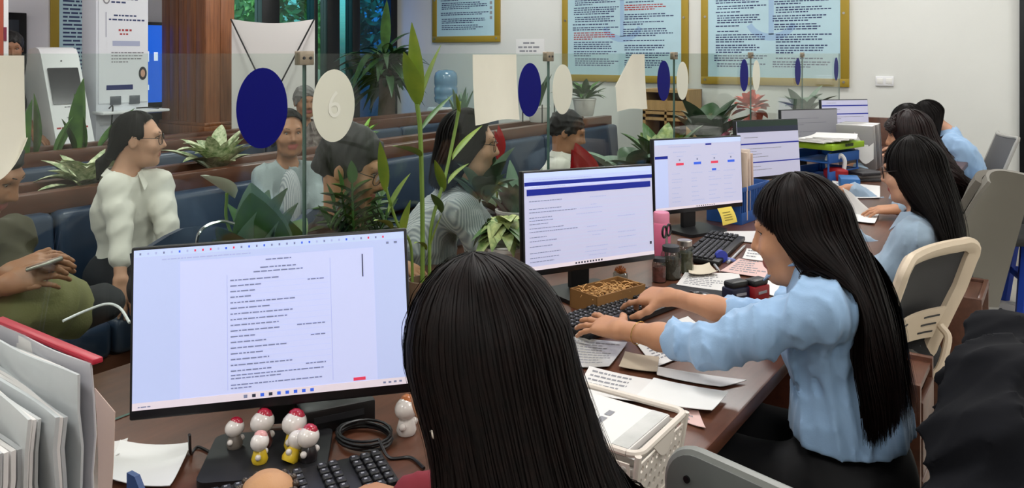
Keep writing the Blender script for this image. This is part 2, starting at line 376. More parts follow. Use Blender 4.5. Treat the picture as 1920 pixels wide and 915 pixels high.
# ---------------------------------------------------------------- benches
def bench(label, xb, y0, y1, zt, group):
    """xb: x of the back's front face; seat reaches towards +x"""
    t = thing('bench', label, 'bench', (xb, (y0 + y1) / 2, 0), group=group)
    MB().bx((xb - .30, y0, 0), (xb + .02, y1, zt - .09), .004).obj('back_box', m_woodd, t, world=True)
    n = int((y1 - y0) / 1.25); L = (y1 - y0) / n
    MB().bx((xb - .33, y0, zt - .09), (xb - .26, y1, zt), .006).obj('top_rail', m_wood, t, world=True)
    MB().bx((xb - .03, y0, zt - .09), (xb + .05, y1, zt), .006).obj('top_rail', m_wood, t, world=True)
    MB().bx((xb - .26, y0, zt - .089), (xb - .03, y1, zt - .05)).obj('planter_soil', mat('soil', '2A2019', .9, var=.4, vscale=30), t, world=True)
    MB().bx((xb + .0, y0, 0), (xb + .55, y1, .30), .004).obj('seat_box', m_wood, t, world=True)
    for i in range(n):
        a, b = y0 + L * i + .004, y0 + L * (i + 1) - .004
        MB().box((xb + .30, (a + b) / 2, .375), (.56, b - a, .15), bev=.035, seg=3).obj('seat_cushion', m_blue_leather, t, world=True)
        MB().box((xb + .075, (a + b) / 2, (zt - .09 + .45) / 2 + .02), (.11, b - a, zt - .09 - .47), Ry(-.06), bev=.035, seg=3).obj('back_cushion', m_blue_leather, t, world=True)
    return t
XB1, XB2, ZT = -3.66, -5.13, .90
bench('long blue leather bench with wooden rail that the young woman in white sits on', XB1, .4, 6.9, ZT, 'blue waiting benches')
bench('long blue leather bench in the rear row below the kiosks', XB2, .9, 7.0, ZT, 'blue waiting benches')

# ---------------------------------------------------------------- counter
ZD = .75; XE, XO = -.56, -1.87
ct = thing('service_counter', 'long reddish brown wooden service counter running along the glass partition', 'counter', (-1.2, 3.5, 0))
MB().bx((XO, -.35, ZD - .035), (XE, 7.0, ZD), .006).obj('worktop', m_wood, ct, world=True)
MB().bx((XO + .40, -.3, 0), (XO + .43, 6.99, ZD - .035), .003).obj('front_panel', m_woodd, ct, world=True)
for y in (-.3, 1.5, 2.64, 3.72, 4.85, 5.95, 6.94): MB().bx((XO + .43, y, 0), (XE - .04, y + .03, ZD - .035), .003).obj('divider', m_woodd, ct, world=True)
MB().bx((XO, 7.002, 0), (-.95, 7.05, .98), .004).obj('end_panel', m_wood, ct, world=True)
# glass partition: panels, clamps, stickers
XG = -1.6; JY = [1.377 + 1.17 * k for k in range(-2, 6)]
m_glass = glassmat('partition_glass', 'F3F8F5', 1.38, .004)
m_edge = mat('glass_edge', '4F6B62', .3, spec=.6)
m_stb = mat('sticker_blue', '03066A', .5, spec=.12)
m_stw = mat('sticker_white', 'D9D8C8', .5)
m_stw2 = mat('sticker_number', 'E3E2D6', .5)
gp = thing('glass_partition', 'clear glass screen of joined panels standing along the counter', 'partition', (XG, 3.5, ZD))
for k in range(len(JY) - 1):
    a, b = JY[k] + .003, JY[k + 1] - .003
    mb = MB(); mb.bx((XG - .004, a, ZD + .002), (XG + .004, b, CH - .0005))
    mb.mi = [1 if abs(np.cross(np.subtract(np.vstack(mb.v)[f[1]], np.vstack(mb.v)[f[0]]), np.subtract(np.vstack(mb.v)[f[2]], np.vstack(mb.v)[f[0]]))[0]) < 1e-9 else 0 for f in mb.f]
    mb.obj('panel', [m_glass, m_edge], gp, world=True, smooth=False)
for k, y in enumerate(JY[2:-1]):
    cl = MB().box((XG, y, CH - .012), (.022, .046, .036), bev=.002).obj('clamp', mat('clamp_nickel', 'A39684', .35, metal=.8), gp, world=True)
    for s_ in (-1, 1): MB().cyl((XG + .011, y + s_ * .011, CH - .012), (XG + .0135, y + s_ * .011, CH - .012), .004, n=8).obj('bolt', m_dark, cl, world=True)
def oval(y, z, ry, rz_, m, name='sticker'):
    return MB().prism(ell(0, 0, ry, rz_), (XG + .0045, y, z), V(0, 1, 0), V(0, 0, 1), V(1, 0, 0), .0008).obj(name, m, gp, world=True)
zc_b = (Wx(490, 127, XG)[2] + Wx(490, 278, XG)[2]) / 2; rz_b = abs(Wx(490, 127, XG)[2] - Wx(490, 278, XG)[2]) / 2
zc_w = (Wx(624, 130, XG)[2] + Wx(624, 266, XG)[2]) / 2; rz_w = abs(Wx(624, 130, XG)[2] - Wx(624, 266, XG)[2]) / 2
yb_ = Wx(490, 200, XG)[1] - JY[2]; yw_ = Wx(624, 200, XG)[1] - JY[2]
ryb = (Wx(538, 200, XG)[1] - Wx(442, 200, XG)[1]) / 2; ryw = (Wx(664, 200, XG)[1] - Wx(585, 200, XG)[1]) / 2
for k, y in enumerate(JY[2:]):
    oval(y + yb_, zc_b, ryb, rz_b, m_stb)
    if k < 4:
        so = oval(y + yw_, zc_w, ryw, rz_w, m_stw)
        if k == 0:
            cu = bpy.data.curves.new('number', 'FONT'); cu.body = '6'; cu.size = .1; cu.align_x = 'CENTER'; cu.align_y = 'CENTER'; cu.extrude = .0002
            tmpo = bpy.data.objects.new('number', cu); COL.objects.link(tmpo); dg = bpy.context.evaluated_depsgraph_get()
            me = bpy.data.meshes.new_from_object(tmpo.evaluated_get(dg)); bpy.data.objects.remove(tmpo)
            me.materials.clear(); me.materials.append(m_stw2)
            no = link('number', me, so); no.rotation_euler = (math.pi / 2, 0, math.pi / 2); no.location = V(XG + .006, y + yw_, zc_w) - V(*gp['_o'])
# paper sheets hung on the glass
def hung(label, px0, px1, ybot, seed, fold=0., rnd=0.):
    rg = random.Random(seed); y0, y1 = Wx(px0, 200, XG)[1], Wx(px1, 200, XG)[1]; zb = Wx((px0 + px1) / 2, ybot, XG)[2]
    def fn(a, b):
        y = y0 + (y1 - y0) * a; z = zb + (CH - .004 - zb) * b
        if fold and a < .55: z = min(z, CH - .004 - fold * (1 - a / .55))
        if rnd and a > .35: z = max(z, zb + rnd * ((a - .35) / .65) ** 2.2)
        return (XG + .007 + .012 * (1 - b) ** 2 * (1 + math.sin(3 * a)), y, z - .006 * math.sin(5 * a + seed) * (1 - b))
    o = MB().sheet(fn, 14, 14, thick=.0008).obj('paper_sheet', mat('paper_cream', 'D8D4C4', .7, var=.04, vscale=6), None)
    tag(o, label, 'paper', 'paper sheets on the glass')
hung('cream paper sheet on the glass at the left edge of the picture', -60, 42, 335, 1, rnd=.07)
hung('cream paper sheet on the glass between the bamboo plant and a blue oval', 883, 965, 227, 2)
hung('cream paper sheet with a slanting folded corner on the glass', 1150, 1206, 205, 3, fold=.14)
# ================================================================ public side
# slanted tablet kiosk
k1 = thing('tablet_kiosk', 'white slanted self-service kiosk with a dark tablet screen', 'kiosk', (-6.1, 2.96, 0))
y0, y1 = 2.83, 3.10
prof = [(-6.42, 0), (-5.60, 0), (-5.60, .03), (-6.135, 1.49), (-6.165, 1.53), (-6.22, 1.545), (-6.32, 1.53), (-6.42, 1.2)]
MB().prism(prof, (0, y0, 0), V(1, 0, 0), V(0, 0, 1), V(0, 1, 0), y1 - y0).obj('body', m_white, k1, world=True)
sd = nrm(V(-6.135 + 5.60, 0, 1.46)); sn = nrm(V(1.46, 0, .535)); o = V(-5.60, y0, .03)
MB().prism(rrect(.025, 1.17, .245, 1.45, .008), o + sn * .001, V(0, 1, 0), sd, sn, .006).obj('screen', mat('kiosk_screen', '2C2A30', .2, coat=.5), k1, world=True)
MB().cyl(o + V(0, .135, 0) + sd * 1.505, o + V(0, .135, 0) + sd * 1.505 + sn * .004, .006, n=10).obj('camera_lens', m_black, k1, world=True)
st = []
for i in range(10):
    r = .035 if i % 2 == 0 else .016; a = math.pi / 2 + i * math.pi / 5; st.append((.135 + r * math.cos(a), 1.06 + r * math.sin(a)))
MB().prism(st, o + sn * .001, V(0, 1, 0), sd, sn, .001).obj('star_emblem', m_inkg, k1, world=True)
prints(k1, 'printed_text', words(.02, .25, .985, .013, rng, m_inkr, wl=(1, 2.5), gap=.4) + words(.07, .2, .955, .013, rng, m_inkr, wl=(1, 2.5), gap=.4) + words(.09, .18, .92, .008, rng, m_inkb) + words(.1, .17, 1.145, .006, rng, m_inkb) + words(.06, .22, .66, .02, rng, m_ink, wl=(1, 2)), o, V(0, 1, 0), sd, sn)
mb = MB(); mb.sheet(lambda a, b: o + sn * .002 + V(0, 1, 0) * (.135 + (.045 + .006 * b) * math.cos(2 * math.pi * a)) + sd * (.80 + (.06 + .006 * b) * math.sin(2 * math.pi * a)), 24, 1); mb.obj('round_mark', m_inkg, k1, world=True, smooth=False)
# tall white kiosk
k2 = thing('standing_kiosk', 'tall white information kiosk with printed board and two small screens', 'kiosk', (-6.4, 3.54, 0))
MB().bx((-6.52, 3.32, 0), (-6.30, 3.76, 2.3), .008).obj('body', mat('kiosk_white', 'DADCE4', .4), k2, world=True)
MB().bx((-6.30, 3.34, 1.10), (-6.294, 3.745, 2.28)).obj('board', mat('board_white', 'E4E6EC', .35, coat=.3), k2, world=True)
o = V(-6.294, 3.32, 0)
RR = words(.12, .36, 1.935, .014, rng, m_ink, wl=(1, 3)) + words(.12, .25, 1.905, .014, rng, m_ink, wl=(1, 3)) + words(.14, .33, 1.80, .012, rng, m_ink, wl=(1, 3)) + words(.1, .4, 1.765, .013, rng, m_ink, wl=(1, 3)) + [(.075, 1.63, .079, 1.83, m_ink)]
RR += words(.18, .29, 1.68, .016, rng, m_inkr, wl=(1, 2)) + words(.19, .28, 1.65, .012, rng, m_inkr, wl=(1, 2)) + [(.13, 1.56, .36, 1.60, mat('print_lilac', 'A9AFC9', .8))] + para(.12, .4, 1.51, .025, 4, .009, rng, m_inkg) + [(.08, 1.205, .30, 1.245, mat('print_bar', '1E2A66', .6))]
prints(k2, 'printed_text', RR, o, V(0, 1, 0), V(0, 0, 1), V(1, 0, 0))
MB().prism(ell(.08, 1.93, .028, .036, 20), o + V(.001, 0, 0), V(0, 1, 0), V(0, 0, 1), V(1, 0, 0), .001).obj('round_logo', m_inkg, k2, world=True)
MB().prism(ell(.08, 1.93, .018, .024, 20), o + V(.0022, 0, 0), V(0, 1, 0), V(0, 0, 1), V(1, 0, 0), .001).obj('round_logo', m_white, k2, world=True)
MB().prism(ell(.385, 1.335, .035, .055, 20), o + V(.001, 0, 0), V(0, 1, 0), V(0, 0, 1), V(1, 0, 0), .001).obj('printed_portrait', m_inkb, k2, world=True)
MB().prism(ell(.385, 1.335, .019, .032, 20), o + V(.0022, 0, 0), V(0, 1, 0), V(0, 0, 1), V(1, 0, 0), .001).obj('printed_portrait', mat('print_skin', 'C99C86', .8), k2, world=True)
m_scr = mat('small_screen', '5C6068', .25, coat=.4)
for a, z in ((.11, 1.085), (.27, 1.085), (.12, .845)):
    f_ = MB().bx((-6.299, 3.32 + a, z), (-6.290, 3.32 + a + .09, z + .07), .002).obj('screen', m_scr, k2, world=True)
MB().box((-6.22, 3.57, 1.03), (.17, .56, .022), bev=.006).obj('shelf', m_white, k2, world=True)
MB().box((-6.24, 3.52, .60), (.13, .42, .02), bev=.006).obj('shelf', m_white, k2, world=True)
MB().box((-6.22, 3.60, .615), (.09, .2, .012), bev=.003).obj('card_reader', m_dark, k2, world=True)
for pts in ([(-6.29, 3.42, 1.06), (-6.2, 3.40, 1.08), (-6.18, 3.38, .95), (-6.2, 3.38, .85)], [(-6.29, 3.42, .80), (-6.2, 3.40, .78), (-6.17, 3.37, .68), (-6.18, 3.36, .62)], [(-6.29, 3.65, 1.05), (-6.2, 3.7, 1.055), (-6.18, 3.78, 1.045)]):
    MB().tube(spline(pts, 6), .006, 6).obj('cable', m_black, k2, world=True)
# blue queue display behind
tv = thing('queue_display', 'wall screen glowing blue between the tall kiosk and the wooden column', 'screen', (XF, 4.3, 1.0))
MB().bx((XF + .002, 3.95, .98), (XF + .06, 4.95, 1.80), .006).obj('casing', m_black, tv, world=True)
MB().bx((XF + .06, 3.97, 1.03), (XF + .064, 4.93, 1.77)).obj('screen', mat('screen_blue', '1560D8', .3, emit=.75), tv, world=True)
prints(tv, 'screen_text', [(.30, .62, .33, .72, mat('screen_white', 'E0ECFF', .4, emit=.8)), (.30, .35, .33, .40, MATS['screen_white']), (.38, .63, .42, .71, MATS['screen_white'])], (XF + .064, 3.97, .8), V(0, 1, 0), V(0, 0, 1), V(1, 0, 0))
MB().bx((XF + .05, 4.1, 0), (XF + .3, 4.9, .95), .01).obj('stand_cabinet', m_black, tv, world=True)
# dark door on the left wall, and a red-and-white banner
d2 = thing('door_2', 'dark door', 'door', (XF, 2.8, 0)); struct(d2); del d2['category'], d2['label']
MB().bx((XF + .002, 2.25, 0), (XF + .05, 3.215, 1.84), .005).obj('door_frame', m_blackm, d2, world=True)
MB().bx((XF + .05, 2.32, .03), (XF + .056, 3.15, 1.78)).obj('door_glass', mat('door_pane_dark', '2E3238', .15, coat=.5), d2, world=True)
p = W(16, 60, 5.2); bn = thing('standing_banner', 'red and white printed banner at the left edge of the picture', 'banner', (p[0], p[1], 0))
dv = nrm(V(CT, ST, 0))
for a0, a1, z0, z1, m, nm in ((-.5, 0, .3, 2.3, m_white, 'cloth'), (-.5, -.03, .32, 2.28, mat('banner_red', 'A8503C', .7), 'print_area')):
    MB().prism([(a0, z0), (a1, z0), (a1, z1), (a0, z1)], p * V(1, 1, 0) + (V(ST, -CT, 0) * (.004 if nm == 'print_area' else 0)), dv, V(0, 0, 1), V(ST, -CT, 0), .003).obj(nm, m, bn, world=True)
MB().prism([(-.028, 1.58), (-.01, 1.58), (-.01, 1.67), (-.028, 1.67)], p * V(1, 1, 0), dv, V(0, 0, 1), V(ST, -CT, 0), .006).obj('printed_mark', mat('print_maroon', '7A2740', .7), bn, world=True)
MB().box(V(p[0], p[1], .15) - dv * .25, (.55, .12, .3), Rz(TH), bev=.01).obj('base', m_dark, bn, world=True)
# white banner back with crossed poles
c = W(511, 120, 7.0); bn = thing('x_stand_banner', 'blank white back of a banner on crossed black poles', 'banner', (c[0], c[1], 0))
zt, zb_ = 1.80, .25; hw = .365; nn = V(ST, -CT, 0)
def bf(a, b):
    x = -hw + 2 * hw * a; sag = .035 * math.sin(math.pi * a) * b ** 3
    return V(c[0], c[1], zb_ + (zt - zb_) * b - sag) + dv * x + nn * (-.02 - .02 * math.sin(math.pi * a) * math.sin(math.pi * b))
MB().sheet(bf, 16, 16, thick=.002).obj('cloth', mat('banner_cloth', 'E3DFDC', .8), bn, world=True)
hub = V(c[0], c[1], 1.08) + nn * .05
for sx, z in ((-1, zt), (1, zt), (-1, zb_), (1, zb_)):
    MB().cyl(V(c[0], c[1], z) + dv * sx * hw, hub, .007, n=8).obj('pole', m_black, bn, world=True)
MB().cyl(hub, V(c[0], c[1], .0) + nn * .35, .007, n=8).obj('pole', m_black, bn, world=True)
MB().box(hub, (.05, .03, .05), Rz(TH), bev=.006).obj('hub', m_black, bn, world=True)
# water dispenser
p = Wy(836, 200, 7.3); wd = thing('water_dispenser', 'white water dispenser with a blue bottle against the end wall', 'dispenser', (p[0], 7.3, 0))
MB().box((0, 0, .435), (.34, .32, .87), bev=.03).obj('cabinet', m_white, wd)
MB().box((0, -.165, .62), (.24, .02, .22), bev=.01).obj('tap_panel', mat('dispenser_panel', 'C9CCD2', .4), wd)
for dx in (-.06, .06): MB().cyl((dx, -.17, .68), (dx, -.22, .67), .018, n=10).obj('tap', m_black, wd)
MB().lathe([(.05, .86), (.06, .89), (.13, .93), (.138, .98), (.128, 1.0), (.138, 1.03), (.138, 1.09), (.128, 1.11), (.138, 1.14), (.138, 1.22), (.125, 1.27), (.09, 1.30), (0, 1.31)], n=28).obj('bottle', mat('bottle_blue', '7FA8C8', .12, trans=.35, coat=.5), wd, ang=70)
# light wood shelf cabinet at the end wall
x0, x1 = xat(1205, 7.4), xat(1292, 7.4); sc = thing('shelf_cabinet', 'light wood cubby cabinet against the end wall behind the counter plants', 'cabinet', ((x0 + x1) / 2, 7.55, 0))
m_lw = mat('light_wood', 'B58F5E', .5, var=.15, vscale=5, stretch=(6, 6, .8))
zt = Wy(1250, 168, 7.4)[2]
MB().bx((x0, 7.72, 0), (x1, 7.74, zt)).obj('back_board', m_woodd, sc, world=True)
for a, b in ((x0, x0 + .03), (x1 - .03, x1), ((x0 + x1) / 2 - .012, (x0 + x1) / 2 + .012)): MB().bx((a, 7.4, 0), (b, 7.72, zt - .03)).obj('upright', m_lw, sc, world=True)
for z in (.02, .30, .58, .86, zt - .22, zt): MB().bx((x0, 7.4, z - .03), (x1, 7.72, z)).obj('shelf', m_lw, sc, world=True)
MB().bx((x0 + .03, 7.405, zt - .21), (x1 - .03, 7.42, zt - .11)).obj('fascia', m_lw, sc, world=True)

# ---------------------------------------------------------------- plants
m_pot = mat('pot_white', 'DAD8D2', .5); m_pots = mat('pot_stone', '8A8784', .8, var=.2, vscale=10); m_potd = mat('pot_dark', '3A3432', .6)
LEAF = {'dark': mat('leaf_dark', '2A4A26', .4, var=.35, vscale=12), 'mid': mat('leaf_mid', '43682F', .42, var=.35, vscale=12), 'yellow': mat('leaf_yellow', '86992F', .45, var=.3, vscale=10, col2='5F7F2A'),
        'varieg': mat('leaf_variegated', '55793C', .5, var=.5, vscale=34, col2='F2F0CE'), 'pothos': mat('leaf_pothos', '3F6A28', .45, var=.5, vscale=22, col2='C8CF8A'), 'grey': mat('leaf_grey', '6B8770', .45, var=.3, vscale=10),
        'snake': mat('leaf_snake', '2F5526', .4, var=.5, vscale=9, col2='5F8A38'), 'white': mat('spathe_white', 'E6E8D8', .6), 'red': mat('spathe_red', 'B0141E', .2, coat=.6), 'stem': mat('plant_stem', '6F8A3A', .5), 'lime': mat('leaf_lime', '7FB03A', .5, var=.3, vscale=12)}
def leaf(base, d, L, w, droop=.3, fold=.25, n=8, up=V(0, 0, 1), peak=.75):
    d = nrm(d); side = np.cross(d, up); side = nrm(side) if np.linalg.norm(side) > .05 else nrm(np.cross(d, V(.3, 1, 0))); nn_ = np.cross(side, d)
    def fn(a, b):
        wv = w * math.sin(math.pi * min(1, max(0, a)) ** peak) ** .8 if 0 < a < 1 else w * .04
        q = (b - .5) * 2
        return np.asarray(base) + d * L * a * (1 - .12 * droop * a) + V(0, 0, -1) * droop * L * a * a + side * q * wv * .5 + nn_ * (abs(q) * wv * fold)
    return MB().sheet(fn, n, 2)
def plant(name, label, base, leaves, pot=None, mat_stem=None, group=None):
    """leaves: (material key, base offset, dir, L, w, droop)"""
    t = thing(name, label, 'plant', base, group=group)
    if pot:
        r, h, m = pot; MB().lathe([(r * .72, 0), (r * .8, h * .1), (r, h * .9), (r * 1.06, h * .92), (r * 1.06, h), (r * .92, h), (r * .9, h * .9), (0, h * .88)], n=20).obj('pot', m, t, ang=50)
    for k, b, d, L, w, dr in leaves:
        leaf(b, d, L, w, dr).obj('leaf', LEAF[k], t, ang=180)
    return t
def stems(t, ps, r=.004, m=None):
    for q in ps: MB().tube(q, r, 6).obj('stem', m or LEAF['stem'], t)
# snake plant on the rear bench rail
b = Wx(110, 287, XB2 - .14); rg = random.Random(11); L = []
for i, (dx, h, w, lean) in enumerate([(-.30, .34, .085, -.5), (-.22, .30, .08, .06), (-.17, .33, .1, .0), (.02, .27, .08, .5), (.14, .40, .1, .02), (.2, .32, .08, -.15), (.3, .30, .075, .9), (.1, .2, .08, -.3), (-.05, .22, .07, .4)]):
    L.append(('snake', (rg.uniform(-.05, .05), dx * .9, 0), (rg.uniform(-.1, .1), lean, 1), h * 1.25, w * 1.45, 0.02))
plant('snake_plant', 'broad-leaved dark green snake plant on the rear bench rail below the kiosk', (b[0], b[1], ZT - .05), L)
def bushy(label, base, key, n, L0, w, spread, seed, name='potted_plant', pot=None, droop=.35, up0=.5, hz=0., key2=None, group=None):
    rg = random.Random(seed); lv = []
    for i in range(n):
        a = 2.4 * i + rg.uniform(-.3, .3); e = up0 + (1 - up0) * (1 - i / n) * 1.6; k = key2 if key2 and rg.random() < .4 else key
        lv.append((k, (.02 * math.cos(a), .02 * math.sin(a), hz + .05 * rg.random()), (math.cos(a) * spread, math.sin(a) * spread, e), L0 * rg.uniform(.7, 1.15), w * rg.uniform(.8, 1.15), droop * rg.uniform(.5, 1.2)))
    return plant(name, label, base, lv, pot, group=group)
b = Wx(163, 345, XB1 - .15); bushy('cream-variegated plant beside the young woman in the white shirt', (b[0], b[1], ZT - .05), 'varieg', 24, .27, .075, .8, 3, name='variegated_plant', up0=.25)
b = Wx(405, 312, XB1 - .15); bushy('cream-variegated plant left of the large blue oval', (b[0], b[1], ZT - .05), 'varieg', 24, .30, .085, .7, 4, name='variegated_plant', up0=.35)
# big dark dracaena in the corner by the window
b = Wx(722, 230, -6.0); rg = random.Random(21); lv = []
for i in range(105):
    a = rg.uniform(0, 6.283); e = rg.uniform(-.3, 1.3); lv.append(('dark', (rg.uniform(-.08, .08), rg.uniform(-.08, .08), rg.uniform(1.1, 1.5)), (math.cos(a), math.sin(a), e), rg.uniform(.42, .66), .085, rg.uniform(.3, .8)))
lv.append(('mid', (.1, -.1, 1.5), (.15, -.12, 1), .6, .11, .05))
t = plant('dracaena', 'large dark arching dracaena in front of the window and end wall', (b[0], b[1], 0), lv, pot=(.24, .55, m_pots))
MB().tube([(0, 0, .5), (.02, .01, 1.0), (0, 0, 1.45)], [.1, .09, .06], 10).obj('trunk', m_bark, t)
b = Wx(675, 235, -4.9); bushy('small lime green fern right of the white oval sticker', (b[0], b[1], .70), 'lime', 22, .3, .05, .6, 8, name='fern', up0=.5, pot=(.09, .12, m_potd))
# counter plants ------------------------------------------------------
XL = -1.74
b = Wx(500, 440, XL); rg = random.Random(31); lv = []
for (px, py, L_, w_, k) in [(425, 372, .3, .1, 'mid'), (405, 415, .26, .1, 'dark'), (455, 395, .3, .13, 'grey'), (470, 330, .36, .13, 'grey'), (505, 345, .36, .14, 'grey'), (540, 340, .38, .15, 'grey'), (560, 370, .33, .14, 'grey'), (520, 390, .28, .15, 'mid'), (575, 400, .26, .12, 'mid'), (445, 440, .24, .12, 'mid'), (485, 410, .25, .14, 'dark'), (400, 440, .25, .1, 'mid'), (470, 350, .3, .12, 'mid')]:
    tip = Wx(px, py, XL + rg.uniform(-.1, .08)); st_ = V(b[0] + rg.uniform(-.03, .03), b[1] + rg.uniform(-.04, .04), ZD + .12); d = tip - st_; Ln = np.linalg.norm(d)
    mid = st_ + d * max(0, 1 - L_ / Ln); lv.append((k, mid - V(b[0], b[1], ZD), d, min(L_, Ln), w_ * 1.3, .05))
t = plant('peace_lily', 'large pale peace lily behind the glass above the nearest monitor', (b[0], b[1], ZD), lv, pot=(.085, .13, m_pot))
stems(t, [spline([V(0, 0, .12), V(-.02, -.1, .3), Wx(425, 362, XL) - V(b[0], b[1], ZD)], 6)])
p = Wx(440, 372, XL) - V(b[0], b[1], ZD); q = Wx(392, 340, XL) - V(b[0], b[1], ZD); leaf(p, q - p, .12, .05, .0, fold=.5).obj('flower', LEAF['white'], t, ang=180)
b = Wx(665, 430, -1.72); rg = random.Random(33); t = plant('zz_plant', 'glossy dark zz plant with paired leaflets below the white oval sticker', (b[0], b[1], ZD), [], pot=(.08, .12, m_potd))
for px, py in [(615, 420), (640, 360), (660, 345), (690, 355), (715, 370), (625, 385), (700, 400), (725, 410)]:
    tip = Wx(px, py, -1.72 + rg.uniform(-.08, .06)) - V(b[0], b[1], ZD); pts = spline([V(0, 0, .1), tip * .5 + V(0, 0, .05), tip], 5); stems(t, [pts], .004, LEAF['mid'])
    for i in range(4, len(pts) - 1):
        d = nrm(pts[i] - pts[i - 1]); sd_ = nrm(np.cross(d, V(.8, -.5, .2)))
        for s_ in (-1, 1): leaf(pts[i], d * .7 + sd_ * s_, .075, .036, .1).obj('leaflet', LEAF['mid' if rg.random() < .6 else 'dark'], t, ang=180)
    leaf(pts[-1], pts[-1] - pts[-2], .07, .032, 0).obj('leaflet', LEAF['mid'], t, ang=180)
# bamboo canes on the staff side of the glass
XBm = -1.50; b = Wx(792, 520, XBm); b = V(b[0], b[1], ZD)
t = thing('bamboo_plant', 'tall yellow-green bamboo stalks with long blades standing at the glass', 'plant', b)
MB().lathe([(.035, 0), (.04, .02), (.042, .10), (.043, .11), (.038, .11), (.036, .03), (0, .02)], n=20).obj('vase', mat('vase_brown', '7A6450', .4), t, ang=50)
def Q(px, py, dx=0.): return Wx(px, py, XBm + dx) - b
MB().tube(spline([V(0, 0, .05), Q(792, 400), Q(788, 250), Q(782, 195)], 8), .0065, 8).obj('stalk', LEAF['stem'], t)
MB().tube(spline([V(.01, .02, .05), Q(808, 430), Q(835, 330), Q(855, 235), Q(862, 190)], 8), .005, 8).obj('stalk', LEAF['stem'], t)
MB().tube(spline([V(-.01, -.03, .05), Q(770, 460), Q(745, 420), Q(718, 330), Q(712, 280)], 8), .004, 8).obj('stalk', LEAF['stem'], t)
for (x0_, y0_, x1_, y1_, w_, dr, k) in [(783, 200, 757, 100, .055, -.02, 'yellow'), (783, 205, 772, 42, .045, 0, 'yellow'), (786, 200, 828, 80, .035, .02, 'yellow'), (790, 245, 850, 175, .03, .02, 'mid'), (790, 295, 735, 262, .04, .1, 'yellow'),
                                          (848, 300, 905, 230, .035, .05, 'yellow'), (840, 345, 880, 300, .03, .1, 'yellow'), (832, 360, 815, 300, .03, 0, 'yellow'), (828, 400, 808, 355, .03, .1, 'mid'), (728, 400, 770, 320, .035, .05, 'yellow'), (722, 360, 712, 265, .03, 0, 'yellow'),
                                          (735, 430, 700, 395, .03, .2, 'yellow'), (755, 450, 770, 375, .035, 0, 'yellow'), (800, 470, 775, 430, .02, .3, 'yellow'), (805, 470, 830, 390, .02, .1, 'yellow'), (862, 215, 855, 175, .012, 0, 'yellow')]:
    a_, c_ = Q(x0_, y0_), Q(x1_, y1_, .03); leaf(a_, c_ - a_, np.linalg.norm(c_ - a_), w_, dr, n=10).obj('leaf', LEAF[k], t, ang=180)
b = Wx(945, 470, -1.45); bushy('cream and green pothos beside the second monitor', (b[0], b[1], ZD), 'pothos', 44, .12, .062, .8, 41, name='pothos', pot=(.07, .15, m_pot), droop=.9, up0=.05, hz=.16, key2='mid')
b = Wx(905, 420, -1.72); bushy('dark leafy plant in front of the woman in the striped shirt', (b[0], b[1], ZD), 'dark', 14, .24, .08, .6, 42, pot=(.07, .13, m_potd), droop=.3, up0=.5, hz=.2, key2='grey')
b = Wx(880, 370, -1.9); 
b = Wx(1190, 330, -1.75); bushy('broad dark green plant behind the second monitor', (b[0], b[1], ZD), 'dark', 18, .34, .13, .75, 43, pot=(.09, .15, m_potd), droop=.35, up0=.5, hz=.08, key2='grey')
b = Wx(1240, 320, -1.8); bushy('green and yellow leafy plant at the cubby cabinet', (b[0], b[1], ZD), 'mid', 16, .36, .11, .6, 44, pot=(.09, .15, m_pot), droop=.25, up0=.7, hz=.08, key2='pothos')
b = Wx(1325, 290, -1.75); bushy('tall dark rubber plant above the third monitor', (b[0], b[1], ZD), 'dark', 14, .36, .14, .6, 45, pot=(.09, .15, m_potd), droop=.25, up0=.6, hz=.2, name='rubber_plant')
b = Wx(968, 330, -1.8); bushy('soft green leafy plant between two seated visitors', (b[0], b[1], ZD), 'grey', 14, .25, .08, .4, 46, pot=(.08, .13, m_pot), droop=.2, up0=.7, hz=.05)
b = Wx(1010, 232, XB1 - .14); t = bushy('narrow dark plant in a white pot on a wire stand on the bench rail', (b[0], b[1], ZT), 'dark', 16, .3, .05, .35, 47, pot=(.1, .14, m_pot), droop=.1, up0=.9, hz=.12)
for dx, dy in ((-.1, -.1), (.1, -.1), (.1, .1), (-.1, .1)): MB().cyl((dx, dy, 0), (dx, dy, .16), .005, n=6).obj('stand_leg', m_blackm, t)
b = Wx(1132, 228, XB1 - .14); bushy('spiky green plant in a white pot on the bench rail behind the slanted paper sheet', (b[0], min(b[1], 6.7), ZT), 'mid', 26, .36, .06, .9, 48, pot=(.11, .17, m_pot), droop=.35, up0=.3, hz=.15)
b = Wx(862, 275, XB1 - .14); bushy('small grey-green plant on the bench rail in front of the water dispenser', (b[0], b[1], ZT), 'grey', 12, .26, .05, .35, 49, pot=(.06, .08, m_pot), droop=.05, up0=.9, hz=.06)
# red anthurium, pink and orange flowers along the glass
def anth(label, px, py, pb, X, h, w, m='red', n=1):
    b_ = Wx(px, pb, X); b_ = V(b_[0], b_[1], ZD); t_ = thing('anthurium', label, 'plant', b_)
    MB().lathe([(.05, 0), (.06, .1), (.062, .11), (0, .1)], n=16).obj('pot', m_potd, t_)
    top = Wx(px, py, X) - b_; stems(t_, [[V(0, 0, .1), top - V(0, 0, h)]])
    mb_ = leaf(top - V(0, 0, h), V(.02, .03, 1), h, w, 0, fold=.45, n=12, up=V(1, -.4, 0)); mb_.obj('flower', LEAF[m], t_, ang=180)
    mb_ = leaf(top - V(0, 0, h) + V(.012, -.01, 0), V(.02, -.22, 1), h * .9, w * .7, 0, fold=.45, n=12, up=V(1, -.4, 0)); mb_.obj('flower', LEAF[m], t_, ang=180)
    for a_ in (0, 2.1, 4.2): leaf(V(0, 0, .1), V(math.cos(a_), math.sin(a_), .7), .22, .09, .3).obj('leaf', LEAF['dark'], t_, ang=180)
